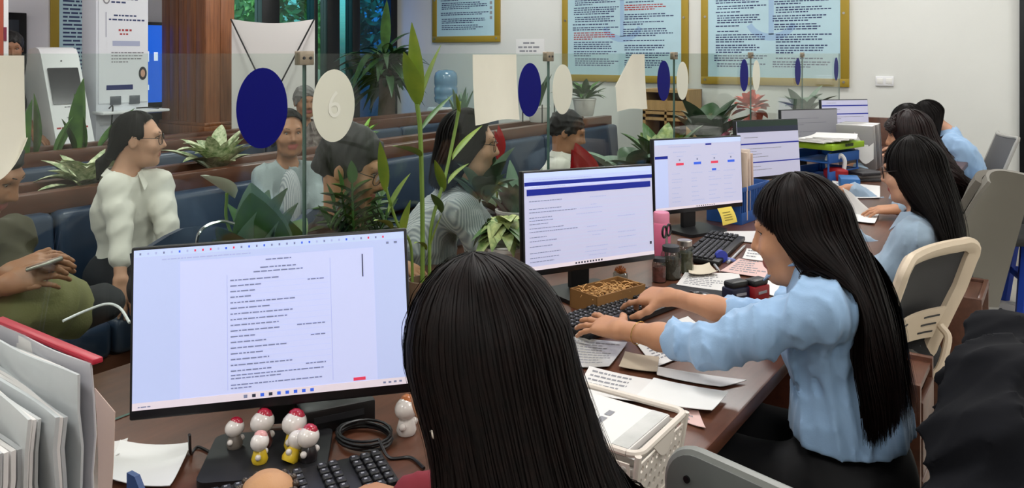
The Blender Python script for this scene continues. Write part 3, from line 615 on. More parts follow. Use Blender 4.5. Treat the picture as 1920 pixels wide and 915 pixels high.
anth('glossy red anthurium in front of the man in the white shirt', 1076, 268, 330, -1.72, .19, .16)
anth('small red anthurium behind the woman with glasses', 932, 235, 300, -1.9, .14, .05)
def flower(label, px, py, X, col, seed, r=.09, petals=26):
    rg_ = random.Random(seed); b_ = Wx(px, py + 60, X); b_ = V(b_[0], b_[1], ZD); t_ = thing('flower_bunch', label, 'flowers', b_); top = Wx(px, py, X) - b_
    MB().lathe([(.05, 0), (.07, .14), (.07, .16), (0, .14)], n=16).obj('pot', m_potd, t_)
    m_ = mat('petal_' + col, col, .6, var=.2, vscale=20)
    stems(t_, [[V(0, 0, .12), top * V(1, 1, 1) - V(0, 0, r)]])
    for i in range(petals):
        d = nrm([rg_.gauss(0, 1), rg_.gauss(0, 1), rg_.gauss(.4, 1)]); leaf(top + d * r * .3, d, r * .9, r * .8, .1, fold=.2, n=4).obj('petal', m_, t_, ang=180)
    for i in range(7): a_ = i * .9; leaf(top * .55, V(math.cos(a_), math.sin(a_), .5), .2, .08, .3).obj('leaf', LEAF['dark'], t_, ang=180)
flower('bunch of orange-red flowers behind the glass beyond the third monitor', 1408, 203, -1.78, 'D8604A', 1, .12)
flower('pink flowers between the third and fourth monitors', 1372, 246, -1.72, 'C0607E', 2, .08)
b = Wx(1505, 215, -1.75); bushy('pale leafy plant behind the two farthest monitors', (b[0], min(b[1], 7.1), ZD), 'grey', 16, .34, .1, .6, 51, pot=(.08, .14, m_pot), droop=.3, up0=.5, hz=.2)
# ================================================================ monitors
m_bez = mat('bezel_black', '0D0D10', .35); m_stand = mat('stand_black', '17171A', .45)
SC = {}
def scr(key, col, e): SC[key] = mat('display_' + key, col, .4, emit=e, spec=.2); return SC[key]
s_white = scr('white', 'C3CAF0', .5); s_soft = scr('soft', 'BFC0DA', .46); s_lilac = scr('lilac', 'BAC6EE', .46); s_tab = scr('tab', 'BCCBEE', .5); s_pink = scr('taskbar', 'DACFD8', .5); s_text = scr('text', '7E86A4', .34); s_grey = scr('grey', 'ABB4D2', .42)
s_navy = scr('navy', '1E2A8C', .4); s_red = scr('red', 'D8405A', .5); s_blue = scr('blue', '3A62D8', .5); s_dim = scr('dim', 'B9B9D0', .4); s_dimg = scr('dim_grey', '8E8E94', .22); s_dark = scr('dark', '33384A', .12); s_green = scr('dark_green', '2E3E36', .15); s_dt = scr('dim_text', '75757E', .15)
_words = words
def words(x0, x1, y, h, rng, m, fill=1.0, wl=(1.2, 4.5), gap=.7):
    if m.name.startswith('display_'): return _words(x0, x1, y + h * .2, h * .58, rng, m, fill, (1.5, 6), .8)
    return _words(x0, x1, y, h, rng, m, fill, wl, gap)
def monitor(label, c, w, h, yaw, tilt, roll, bg, content, stand=True, base_shift=.0):
    t = thing('monitor', label, 'monitor', (c[0], c[1], ZD), yaw, group='computer monitors on the counter')
    R = Ry(-tilt) @ Rx(roll); C = V(0, 0, c[2] - ZD)
    MB().box(C + R @ V(-.012, 0, 0), (.022, w, h), R, bev=.004).obj('casing', m_bez, t)
    MB().box(C + R @ V(-.035, 0, -.02), (.03, w * .55, h * .5), R, bev=.01).obj('rear_housing', m_stand, t)
    sw, sh = w - .012, h - .024; o = C + R @ V(.0, -sw / 2, -sh / 2 + .006); u, v, n = R @ V(0, 1, 0), R @ V(0, 0, 1), R @ V(1, 0, 0)
    MB().prism([(0, 0), (sw, 0), (sw, sh), (0, sh)], o - n * .0009, u, v, n, .002).obj('screen', bg, t, smooth=False)
    prints(t, 'screen_image', content(sw, sh, random.Random(int(c[1] * 100))), o + n * .0012, u, v, n, off=.0003, world=False)
    zb = C[2] - h / 2
    MB().prism(rrect(-.035, .0, .035, zb + .1, .008), V(-.06, 0, .012), V(0, 1, 0), V(0, 0, 1), V(-1, 0, 0), .018).obj('stand_neck', m_stand, t)
    MB().prism(rrect(-.11, -.09, .11, .09, .02), V(-.03 + base_shift, 0, .001), V(0, 1, 0), V(-1, 0, 0), V(0, 0, 1), .012).obj('stand_base', m_stand, t)
    return t
def c1(w, h, rg):
    R = [(0, h * .955, w, h, s_tab), (0, h * .91, w, h * .955, s_lilac), (0, 0, w * .165, h * .91, s_lilac), (w * .88, .0, w, h * .91, s_lilac), (0, 0, w, h * .045, s_pink)]
    R += [(w * (.02 + .028 * i), h * .968, w * (.026 + .028 * i), h * .982, rg.choice((s_red, s_text, s_blue, s_grey))) for i in range(33)]
    R += [(w * .42, h * .5, w * .421, h * .85, s_grey)] * 0
    R += words(w * .1, w * .42, h * .925, h * .012, rg, s_grey) + [(w * .93, h * .925, w * .94, h * .94, s_text), (w * .96, h * .925, w * .972, h * .94, s_text)]
    R += [(w * .333, h * .07, w * .3345, h * .8, s_grey), (w * .714, h * .07, w * .7155, h * .86, s_grey)]
    R += words(w * .475, w * .57, h * .875, h * .014, rg, s_text) + words(w * .455, w * .59, h * .825, h * .015, rg, s_text) + words(w * .43, w * .62, h * .80, h * .014, rg, s_text) + [(w * .835, h * .72, w * .839, h * .87, s_dark)]
    y = .755
    while y > .17:
        R += words(w * .345, w * rg.uniform(.42, .6), h * y, h * .014, rg, s_text) + [(w * .345, h * (y - .018), w * .71, h * (y - .0165), s_lilac)]
        if rg.random() < .5: R += words(w * rg.uniform(.58, .64), w * .69, h * (y + .006), h * .013, rg, s_text)
        y -= .036
    R += para(w * .345, w * .71, h * .165, h * .02, 2, h * .013, rg, s_text) + para(w * .345, w * .71, h * .105, h * .02, 2, h * .013, rg, s_text, last=.2)
    R += [(w * .79, h * .052, w * .835, h * .072, s_red)] + [(w * (.39 + .03 * i), h * .012, w * (.403 + .03 * i), h * .032, rg.choice((s_blue, s_text, s_dark))) for i in range(9)] + [(w * (.9 + .02 * i), h * .016, w * (.91 + .02 * i), h * .028, s_text) for i in range(4)]
    R += words(w * .02, w * .07, h * .012, h * .012, rg, s_text)
    return R
def c2(w, h, rg):
    R = [(0, h * .95, w, h, s_tab), (0, h * .905, w, h * .95, s_lilac), (0, h * .865, w, h * .905, s_navy), (0, h * .84, w * .9, h * .865, s_white), (w * .015, h * .765, w * .985, h * .83, s_navy), (0, 0, w, h * .04, s_pink)]
    R += words(w * .05, w * .45, h * .878, h * .014, rg, s_tab) + words(w * .06, w * .5, h * .92, h * .012, rg, s_grey) + words(w * .05, w * .3, h * .845, h * .012, rg, s_grey)
    R += [(w * x, h * .79, w * (x + .035), h * .803, s_tab) for x in (.28, .6, .7, .8, .86, .93)]
    for y in (.70, .62, .585, .53, .50, .465, .42, .385, .33, .29, .235, .17, .12, .08):
        R += words(w * .03, w * rg.uniform(.15, .4), h * y, h * .013, rg, s_text)
        if rg.random() < .6: R += words(w * rg.uniform(.36, .5), w * rg.uniform(.52, .62), h * y, h * .012, rg, s_grey)
        if rg.random() < .4: R += words(w * .7, w * .85, h * y, h * .012, rg, s_grey)
        R += [(w * .03, h * (y - .016), w * .95, h * (y - .013), s_lilac)]
    R += [(w * (.36 + .022 * i), h * .012, w * (.372 + .022 * i), h * .03, s_dark) for i in range(10)] + [(w * .965, h * .12, w * .98, h * .15, s_dark)]
    return R
def c3(w, h, rg):
    R = [(0, h * .93, w, h, s_tab), (0, 0, w, h * .035, s_pink), (0, h * .73, w * .14, h * .77, s_navy), (0, .04 * h, w * .14, h * .72, s_lilac), (w * .57, h * .9, w * .64, h * .925, s_navy)]
    R += words(w * .15, w * .4, h * .89, h * .014, rg, s_grey) + words(w * .2, w * .35, h * .81, h * .014, rg, s_grey)
    for i, m in enumerate((s_red, s_blue, s_red, s_blue)):
        x = .23 + .2 * i; R += [(w * x, h * .625, w * (x + .085), h * .66, m), (w * (x + .033), h * .69, w * (x + .048), h * .715, s_text)] + words(w * (x + .01), w * (x + .08), h * .75, h * .012, rg, s_grey)
    R += [(w * .64, h * .52, w * .69, h * .55, s_blue)]
    for y in (.5, .42, .38, .3, .22, .16, .1):
        for x in (.18, .40, .6, .78): R += words(w * x, w * (x + rg.uniform(.06, .15)), h * y, h * .013, rg, s_grey)
    R += [(w * (.45 + .025 * i), h * .01, w * (.46 + .025 * i), h * .025, s_dark) for i in range(9)]
    return R
def c4(w, h, rg):
    R = [(0, h * .9, w, h, s_green), (0, h * .8, w, h * .9, s_dark), (0, h * .58, w, h * .605, s_navy), (0, h * .25, w, h * .27, s_navy)]
    for y in (.7, .5, .45, .4, .35, .18, .12): R += words(w * .1, w * rg.uniform(.2, .7), h * y, h * .014, rg, s_dt)
    return R
def c5(w, h, rg):
    R = []
    for y in (.8, .7, .66, .5, .42, .3): R += words(w * .15, w * rg.uniform(.3, .8), h * y, h * .018, rg, s_dt)
    return R
def c6(w, h, rg):
    R = [(0, h * .84, w, h * .87, s_navy), (0, h * .62, w, h * .65, s_navy)]
    for y in (.92, .75, .55, .5, .4): R += words(w * .1, w * rg.uniform(.3, .9), h * y, h * .015, rg, s_dt)
    return R
MON = [('large nearest monitor showing a white form document', (-1.25, 1.0, .987), .52, .312, -.82, .17, .04, s_white, c1), ('monitor with a blue table header beside the typing woman', (-1.203, 2.169, .993), .51, .307, -.395, .081, -.03, s_soft, c2),
       ('monitor with red and blue buttons and a yellow sticky note', (-1.262, 3.2, .995), .51, .307, -.406, .058, -.023, s_soft, c3), ('monitor with a dark header bar behind the typing woman', (-1.264, 4.16, 1.004), .51, .307, -.349, .084, -.026, s_dim, c4),
       ('dim grey monitor, second from the end wall', (-1.368, 5.37, .985), .51, .307, -.494, .046, -.011, s_dimg, c5), ('pale lilac monitor nearest the end wall', (-1.37, 6.4, .999), .51, .307, -.484, .079, -.019, s_dim, c6)]
for i, a in enumerate(MON): mon = monitor(*a, base_shift=.09 if i == 0 else .0)
# ================================================================ keyboards and mice
m_key = mat('key_black', '1B1B1E', .45); m_kb = mat('keyboard_black', '101012', .4); m_keyp = mat('key_print', '9A9AA0', .6)
def keyboard(label, x, y, yaw, single=False):
    t = thing('keyboard', label, 'keyboard', (x, y, ZD), yaw, group='black keyboards')
    MB().box((0, 0, .013), (.145, .44, .018), Ry(.04), bev=.005).obj('body', m_kb, t)
    km = MB(); km.box((0, 0, 0), (.0155, .0155, .008), bev=.002, seg=1); kme = km.mesh('key'); kme.materials.append(m_key)
    joined = MB(); P = MB()
    for r in range(6):
        for c in range(22):
            if c in (15, 18) or (r == 0 and c in (1, 6, 11)): continue
            yy = -.205 + c * .0193 + (.004 if c > 15 else 0); xx = -.055 + r * .019; zz = .025 - xx * .04
            w = 1.
            if r == 5 and 4 <= c <= 9:
                if c != 4: continue
                yy += .048; w = 7.
            if single:
                o = link('key', kme, t); o.location = (xx, yy, zz); o.scale = (1, w, 1)
            else: joined.box((xx, yy, zz), (.0155, .0155 * w, .008), bev=.002, seg=1)
            P.add([(xx - .003, yy - .004, zz + .0043), (xx + .001, yy - .004, zz + .0043), (xx + .001, yy + .001, zz + .0043), (xx - .003, yy + .001, zz + .0043)], [(0, 1, 2, 3)])
    if not single: o = joined.obj('keys', m_key, t); o['kind'] = 'stuff'
    o = P.obj('key_legends', m_keyp, t, smooth=False); o['kind'] = 'stuff'
    return t
keyboard('black keyboard in front of the nearest monitor', -1.074, .84, math.radians(-28.5), True)
keyboard('black keyboard under the typing woman\'s hands', -1.045, 2.05, -.2)
keyboard('black keyboard on the counter before the third monitor', -1.10, 2.93, .12)
def mouse(label, px, py, yaw):
    p = Wz(px, py, ZD + .02); t = thing('computer_mouse', label, 'mouse', (p[0], p[1], ZD + .004), yaw)
    MB().ball((0, 0, .012), (.056, .033, .024), 20).obj('shell', mat('mouse_black', '0C0C0E', .18, coat=.6), t)
    MB().cyl((-.025, -.004, .03), (-.025, .004, .03), .008, n=12).obj('wheel', m_dark, t)
p = Wz(1300, 558, ZD); tag(MB().prism(rrect(-.11, -.1, .11, .1, .015), V(p[0], p[1], ZD + .0005), V(1, 0, 0), V(0, 1, 0), V(0, 0, 1), .003).obj('mouse_pad', mat('pad_dark', '26262A', .8)), 'dark mouse pad under the black mouse', 'mouse pad')
mouse('glossy black mouse on the pad right of the typing hands', 1312, 560, .35)

# ================================================================ papers
m_sleeve = mat('sleeve_grey', 'BDBDBA', .25, coat=.5, var=.15, vscale=14); m_pinkp = mat('paper_pink', 'DDBBB6', .7); m_beige = mat('paper_beige', 'B6A894', .7); m_paper2 = mat('paper_bright', 'DFDCDA', .7)
def paper(label, quad, z, m, text=None, seed=1, curl=.004, name='paper_sheet', cat='paper', group='papers lying on the counter'):
    """quad: four picture points; first edge is the top of the sheet"""
    c = [Wz(px, py, z) for px, py in quad]; rg = random.Random(seed)
    base = sum(c) / 4; t = thing(name, label, cat, base, group=group)
    def fn(a, b): return (c[0] * (1 - a) + c[1] * a) * (1 - b) + (c[3] * (1 - a) + c[2] * a) * b + V(0, 0, curl * ((2 * a - 1) ** 2 * .6 + (2 * b - 1) ** 4 * .5) * (1 if rg else 0))
    MB().sheet(fn, 8, 8, thick=.0012).obj('sheet', m, t, world=True, smooth=True, ang=60)
    if text:
        mb = MB(); n, fill = text; H = .62 / n
        for i in range(n):
            b0 = .1 + .8 * i / n; x = .08; end = .08 + .84 * fill * rg.uniform(.6, 1)
            while x < end:
                wd_ = rg.uniform(.03, .1); mb.add([fn(x, b0) + V(0, 0, .0011), fn(min(x + wd_, end), b0) + V(0, 0, .0011), fn(min(x + wd_, end), b0 + H * .5) + V(0, 0, .0011), fn(x, b0 + H * .5) + V(0, 0, .0011)], [(0, 1, 2, 3)]); x += wd_ + .018
        mb.obj('printed_text', m_inkg, t, world=True, smooth=False)
    return t
paper('printed form in a clear sleeve beside the typing woman\'s near hand', [(1062, 632), (1176, 645), (1142, 690), (1060, 690)], ZD + .004, m_sleeve, (9, 1), 2)
paper('printed form under the typing woman\'s forearms', [(1180, 628), (1290, 596), (1352, 640), (1228, 692)], ZD + .002, m_paper, (10, 1), 3)
paper('beige card strip between the papers and the blue sleeve', [(1172, 662), (1236, 672), (1232, 700), (1160, 690)], ZD + .006, m_beige, None, 4)
paper('white sheet lying below the typing woman\'s cuff', [(1230, 690), (1400, 716), (1350, 728), (1232, 706)], ZD + .004, m_paper2, None, 5)
paper('white form with a bold printed title above the basket', [(1105, 690), (1226, 716), (1192, 756), (1078, 735)], ZD + .010, m_paper2, (5, .8), 6)
paper('blank white sheet at the counter edge right of the bold-titled form', [(1226, 712), (1366, 738), (1335, 773), (1185, 752)], ZD + .013, m_paper, None, 7)
paper('pink slip poking out beside the white basket', [(1278, 765), (1310, 774), (1323, 806), (1275, 790)], ZD + .002, m_pinkp, (3, .6), 8)
paper('printed sheet by the mouse pad', [(1285, 512), (1385, 514), (1400, 552), (1268, 536)], ZD + .002, m_paper2, (7, .8), 9)
paper('pink printed document beyond the stamps', [(1385, 487), (1450, 488), (1490, 530), (1350, 510)], ZD + .004, m_pinkp, (6, .7), 10)
paper('white sheet behind the third keyboard', [(1318, 434), (1425, 435), (1425, 458), (1345, 447)], ZD + .002, m_paper2, None, 11)
paper('small white papers next to the pink document', [(1400, 468), (1450, 470), (1450, 492), (1392, 486)], ZD + .008, m_paper, (3, .6), 12)
paper('white slip right of the red stamp', [(1440, 528), (1480, 534), (1470, 560), (1434, 552)], ZD + .002, m_paper, None, 13)
paper('white open notebook page at the far writing hand', [(1598, 392), (1650, 398), (1640, 420), (1592, 414)], ZD + .006, m_paper, None, 14)
paper('white sheets scattered on the far counter', [(1560, 340), (1650, 350), (1650, 372), (1575, 372)], ZD + .003, m_paper2, (4, .6), 15)
paper('crumpled white leaflet beside the glass jars', [(1290, 502), (1330, 500), (1346, 516), (1292, 520)], ZD + .006, mat('paper_ivory', 'D9CDB8', .7), None, 16, curl=.014)
t = paper('creased white paper sheet lying left of the nearest monitor base', [(225, 838), (358, 842), (318, 925), (190, 905)], ZD + .003, m_paper, None, 17, curl=.012)
paper('folded white paper under the creased sheet', [(184, 833), (240, 832), (222, 862), (184, 866)], ZD + .002, m_paper2, None, 18, curl=.01)
# a sheet held up by the far worker
c0, c1_, c2_, c3_ = W(1580, 352, 3.75), W(1612, 378, 3.7), W(1640, 402, 3.65), W(1604, 408, 3.7)
o = MB().sheet(lambda a, b: (c0 * (1 - a) + c1_ * a) * (1 - b) + (c3_ * (1 - a) + c2_ * a) * b + V(0, 0, .01 * math.sin(3 * a)), 6, 6, thick=.001).obj('paper_sheet', m_paper); tag(o, 'lifted white page in the hand of the far worker', 'paper')

# ================================================================ small things, second station
bx_ = thing('cardboard_tray', 'open brown cardboard box with straw filling below the second monitor', 'box', (-1.125, 2.125, ZD), -.28)
m_card = mat('cardboard', '8A6234', .7, var=.1, vscale=8)
MB().box((0, 0, .004), (.11, .20, .006)).obj('bottom', m_card, bx_)
for cx_, cy_, sx_, sy_ in ((.055, 0, .004, .204), (-.055, 0, .004, .204), (0, .1, .11, .004), (0, -.1, .11, .004)): MB().box((cx_, cy_, .028), (sx_, sy_, .055)).obj('side', m_card, bx_)
rg = random.Random(5); mb = MB()
for i in range(150):
    p = V(rg.uniform(-.048, .048), rg.uniform(-.092, .092), rg.uniform(.02, .05)); d = nrm([rg.gauss(0, 1), rg.gauss(0, 1), rg.gauss(0, .3)]) * .018; mb.tube([p - d, p + V(0, 0, .006), p + d], .0015, 4)
o = mb.obj('straw_filling', mat('straw', 'C99A5E', .7, var=.3, vscale=30), bx_); o['kind'] = 'stuff'
jr = Wz(1190, 548, ZD); t = thing('glass_jar', 'small glass jar topped with orange twists beside the cardboard box', 'jar', (jr[0] - .06, jr[1] + .02, ZD))
m_jar = glassmat('jar_glass', 'D8DCD8', 1.45, .03)
MB().lathe([(.0, .001), (.022, .001), (.024, .01), (.024, .045), (.02, .05)], n=18).obj('body', m_jar, t)
mb = MB()
for i in range(30): d = nrm([rg.gauss(0, 1), rg.gauss(0, 1), abs(rg.gauss(0, 1))]); mb.tube([V(0, 0, .045), V(0, 0, .05) + d * .02], .002, 4)
mb.obj('orange_twists', mat('twist_orange', 'C4743A', .6, var=.3, vscale=40), t)['kind'] = 'stuff'
def jar(label, px, py, r, h, fillc, lid):
    p = Wz(px, py, ZD); t = thing('storage_jar', label, 'jar', (p[0], p[1], ZD), group='glass jars on the counter')
    MB().lathe([(0, .003), (r * .86, .003), (r * .86, h * .62), (0, h * .64)], n=20).obj('contents', mat('fill_' + fillc, fillc, .7, var=.4, vscale=60), t)
    MB().lathe([(r * .95, 0), (r, .008), (r, h * .72), (r * .9, h * .8), (r * .78, h * .84), (r * .78, h * .88)], n=24).obj('glass', m_jar, t, ang=60)
    MB().lathe([(r * .84, h * .84), (r * .84, h * .99), (r * .75, h), (0, h)], n=24).obj('lid', lid, t)
    return t
jar('squat glass jar with a dark lid at the second monitor edge', 1258, 522, .034, .11, '4A4034', m_dark)
jar('taller glass jar with greenish contents and a steel lid', 1284, 510, .03, .11, '5A5844', m_steel)
jar('small rosy glass jar partly behind the second monitor', 1236, 528, .024, .08, '8A4E48', m_dark)
p = Wz(1240, 478, ZD); t = thing('pink_bottle', 'pink plastic bottle right of the second monitor', 'bottle', (p[0], p[1], ZD)); m_pk = mat('pink_plastic', 'D86A8E', .45)
MB().lathe([(0, 0), (.032, 0), (.034, .01), (.034, .115), (.03, .122)], n=22).obj('body', m_pk, t)
MB().lathe([(.03, .122), (.03, .155), (.027, .16), (0, .16)], n=22).obj('cap', mat('pink_cap', 'E085A2', .4), t)
p = Wz(1262, 500, ZD); t = thing('scissors', 'black-handled scissors standing among the jars', 'scissors', (p[0] - .02, p[1] - .01, ZD))
for s_ in (-1, 1):
    MB().tube([V(0, s_ * .018, .125) + V(0, .017 * math.cos(a_), .02 * math.sin(a_)) for a_ in np.linspace(0, 2 * math.pi, 14)], .004, 6, cap=False).obj('handle', m_black, t)
    MB().box((0, s_ * .008, .055), (.002, .01, .11), Rx(s_ * .1), bev=.0005).obj('blade', m_steel, t)
def stamp(label, px, py, body, top, yaw, k=1.25):
    p = Wz(px, py, ZD); t = thing('self_inking_stamp', label, 'stamp', (p[0], p[1], ZD), yaw, group='office stamps'); t.scale = (k, k, k)
    for s_ in (-1, 1): MB().box((0, s_ * .026, .014), (.02, .004, .028), bev=.001).obj('leg', m_steel, t)
    MB().box((0, 0, .002), (.026, .06, .004), bev=.001).obj('foot', m_steel, t)
    MB().box((0, 0, .040), (.036, .058, .034), bev=.005).obj('body', body, t)
    MB().box((0, 0, .063), (.032, .052, .016), bev=.006).obj('cap', top, t)
    MB().box((.0186, 0, .042), (.001, .03, .006)).obj('label_mark', m_keyp, t)
stamp('dark navy self-inking stamp next to the mouse', 1380, 582, mat('stamp_navy', '1B1D33', .35), m_black, -.5)
stamp('red self-inking stamp with a black cap', 1418, 578, mat('stamp_red', '8E1620', .35), m_black, -.35)
p = Wz(1404, 592, ZD); t = thing('binder_clip', 'small brass-coloured clip in front of the stamps', 'clip', (p[0], p[1], ZD))
for a_ in (.5, -.5): MB().tube(spline([V(0, 0, .005), V(.02 * math.cos(a_), .03 * math.sin(a_ * 2), .02), V(.05 * math.cos(a_), .04 * math.sin(a_ * 2), .008)], 5), .004, 6, flat=.5).obj('prong', mat('brass_pale', 'B5A77A', .4, metal=.6), t)
p = Wz(1352, 492, ZD); t = thing('tape_dispenser', 'blue correction tape roller beside the third keyboard', 'tape', (p[0], p[1], ZD), .8); m_bl = mat('blue_plastic', '2B3EA8', .35)
MB().cyl((0, -.008, .022), (0, .008, .022), .022, n=20).obj('roller', m_bl, t); MB().box((.03, 0, .01), (.05, .012, .012), Ry(.25), bev=.003).obj('tip', mat('clear_blue', '8C98D8', .3), t)
for i, (xa, ya_, xb_, yb_2, c_, lb) in enumerate([(1332, 486, 1347, 506, 'C9C9CC', 'silver pen lying beside the tape roller'), (1365, 492, 1395, 462, 'B8B8BA', 'grey ruler edge leaning along the third keyboard')]):
    a_, b_2 = Wz(xa, ya_, ZD + .006), Wz(xb_, yb_2, ZD + .006); t = thing('pen' if i == 0 else 'ruler', lb, 'pen' if i == 0 else 'ruler', (a_ + b_2) / 2)
    MB().cyl(a_, b_2, .005, n=8).obj('barrel', mat('pen_' + c_, c_, .3, metal=.4), t, world=True); MB().cyl(b_2, b_2 + (b_2 - a_) * .12, .004, .001, 8).obj('point', m_steel, t, world=True)
# sticky note hanging off the third monitor
c0, c1_, c2_, c3_ = W(1345, 391, 3.06), W(1371, 387, 3.06), W(1382, 416, 3.03), W(1355, 423, 3.03)
t = thing('sticky_note', 'yellow sticky note hanging from the third monitor', 'note', (c0 + c1_ + c2_ + c3_) / 4)
fn = lambda a, b: (c0 * (1 - a) + c1_ * a) * (1 - b) + (c3_ * (1 - a) + c2_ * a) * b + V(.006, -.004, 0) * math.sin(3 * b)
MB().sheet(fn, 6, 6, thick=.0008).obj('sheet', mat('note_yellow', 'E3CC5A', .7), t, world=True)
mb = MB(); 
for i in range(4): mb.add([fn(.2, .25 + .15 * i) + V(.001, -.002, 0), fn(.75, .25 + .15 * i) + V(.001, -.002, 0), fn(.75, .29 + .15 * i) + V(.001, -.002, 0), fn(.2, .29 + .15 * i) + V(.001, -.002, 0)], [(0, 1, 2, 3)])
mb.obj('handwriting', mat('ink_brown', '8A7A34', .8), t, world=True, smooth=False)
# blue file rack with folders, behind third monitor
m_bp = mat('blue_rack', '2457A0', .4)
def rack(label, x, y, w, d, h, yaw):
    t = thing('file_rack', label, 'rack', (x, y, ZD), yaw, group='blue plastic desk racks')
    MB().box((0, 0, .005), (d, w, .01), bev=.002).obj('base', m_bp, t)
    for sx in (-1, 1):
        MB().box((sx * d / 2, 0, h - .01), (.008, w, .02), bev=.002).obj('rim', m_bp, t); MB().box((sx * d / 2, 0, .025), (.008, w, .05), bev=.002).obj('rim', m_bp, t)
        for k in range(int(w / .018)): MB().box((sx * d / 2, -w / 2 + .012 + k * .018, h / 2), (.005, .007, h)).obj('slat', m_bp, t)
    for sy in (-1, 1): MB().box((0, sy * w / 2, h / 2), (d, .006, h), bev=.002).obj('end_wall', m_bp, t)
    return t
p = Wz(1405, 410, ZD); rack('blue slatted file rack behind the typing woman\'s head', p[0] - .05, p[1], .30, .16, .16, -.1)
for i, (dy, h_, c_) in enumerate([(-.10, .30, 'DDC6B4'), (-.06, .31, 'E2D2C6'), (-.02, .29, 'D9BDAE')]):
    o = MB().box((p[0] - .05, p[1] + dy, ZD + .012 + h_ / 2), (.15, .012, h_), Rx(.04 * i), bev=.002).obj('document_folder', mat('folder_' + c_, c_, .6, var=.05)); tag(o, ['outermost pale peach', 'middle cream', 'innermost peach'][i] + ' folder standing in the blue slatted rack', 'folder', 'folders in the blue rack')
p = Wz(1545, 332, ZD); px_, py_ = p[0], p[1]
for i in range(2):
    t = thing('letter_tray', ['lower', 'upper'][i] + ' blue letter tray beside the dim grey monitor', 'tray', (px_, py_, ZD + .002 + .105 * i), -.3, group='blue letter trays')
    MB().box((0, 0, .004), (.26, .34, .008), bev=.003).obj('floor_plate', m_bp, t)
    for sx in (-1, 1): MB().box((sx * .128, 0, .03), (.006, .34, .055), bev=.002).obj('side_wall', m_bp, t)
    MB().box((0, .168, .03), (.26, .006, .055), bev=.002).obj('back_wall', m_bp, t)
    for sx in (-1, 1):
        for sy in (-1, 1): MB().cyl((sx * .122, sy * .16, .0), (sx * .122, sy * .16, .104 if i == 0 else .06), .006, n=8).obj('post', m_bp, t)
def stackbox(name, label, c, size, yaw, m, cat='folder', tiltv=0., pitch=0.):
    t = thing(name, label, cat, (c[0], c[1], c[2]), yaw); MB().box((0, 0, size[2] / 2), size, Ry(pitch) @ Rx(tiltv), bev=.003).obj('cover', m, t)
    MB().box((0, 0, size[2] / 2), (size[0] * .97, size[1] * .97, size[2] * .8), Ry(pitch) @ Rx(tiltv)).obj('pages', m_paper, t); return t
g = stackbox('document_folder', 'lime green folder lying on the blue letter trays', (px_ + .03, py_ + .0, ZD + .185), (.25, .36, .035), -.3, mat('folder_lime', '93B81E', .5))
prints(g, 'cover_text', words(-.04, .06, .01, .018, rng, m_inkb, wl=(.6, .9), gap=.3), (.127, 0, .005), V(0, 1, 0), V(0, 0, 1), V(1, 0, 0), world=False)
for i in range(5): o = MB().box((px_ - .02 + .02 * i, py_ - .03 + .015 * i, ZD + .228 + .006 * i), (.24, .32, .004), Rz(-.3 + .12 * i), bev=.0).obj('document', m_paper2); tag(o, ['lowest', 'second lowest', 'middle', 'second highest', 'topmost'][i] + ' white document of the pile on the lime green folder', 'document', 'documents on the green folder')
for i in range(4):
    o = MB().sheet(lambda a, b, i=i: W(1590 + 30 * a + 6 * i, 240 + 30 * b + 8 * i + 10 * a, 5.15 - .06 * i) + V(0, 0, .03 * math.sin(4 * a + i)), 6, 6, thick=.002).obj('loose_paper', m_paper); tag(o, ['first', 'second', 'third', 'fourth'][i] + ' crumpled white paper from the left spilling between the two farthest monitors', 'paper', 'crumpled papers at the far end')
# grey-white plastic sleeves standing near the far heads
p = Wz(1650, 320, ZD)
for i in range(6):
    o = MB().box((p[0] - .12, p[1] - .12 + .045 * i, ZD + .155), (.22, .018, .30), Rx(.30), bev=.004).obj('plastic_sleeve', mat('sleeve_%d' % (i % 3), ['A9A7A6', 'C8C6C4', '8D8A88'][i % 3], .3, coat=.4)); tag(o, f'{["front", "second", "third", "fourth", "fifth", "rearmost"][i]} upright grey plastic sleeve near the far workers\' heads', 'folder', 'grey sleeves at the far end')
p = Wz(1612, 335, ZD)
for i, c_ in enumerate(['3C3A3C', '55504E', '2E2C30']): stackbox('notebook', ['bottom dark grey', 'middle taupe', 'top black'][i] + ' notebook on the far counter before the grey sleeves', (p[0], p[1], ZD + .002 + .017 * i), (.17, .24, .016), .5 + .2 * i, mat('cover_' + c_, c_, .6), cat='notebook')
p = Wz(1592, 352, ZD); stackbox('tissue_box', 'blue box on the counter between the red ornament and the notebooks', (p[0], p[1], ZD), (.1, .16, .06), .3, mat('box_blue', '2E6AA8', .5), cat='box')
p = Wz(1537, 330, ZD); t = thing('holiday_ornament', 'red ornament with white curled tips beside the blue trays', 'ornament', (p[0] + .12, p[1] - .12, ZD)); m_rd = mat('ornament_red', 'A81E26', .45)
MB().lathe([(0, 0), (.05, 0), (.07, .03), (.07, .06), (.05, .075), (0, .07)], n=18, sy=.6).obj('body', m_rd, t)
for s_ in (-1, 1): MB().tube(spline([V(s_ * .045, 0, .06), V(s_ * .05, 0, .12), V(s_ * .03, 0, .15), V(s_ * .01, 0, .13)], 5), .012, 8).obj('curled_tip', m_paper, t)
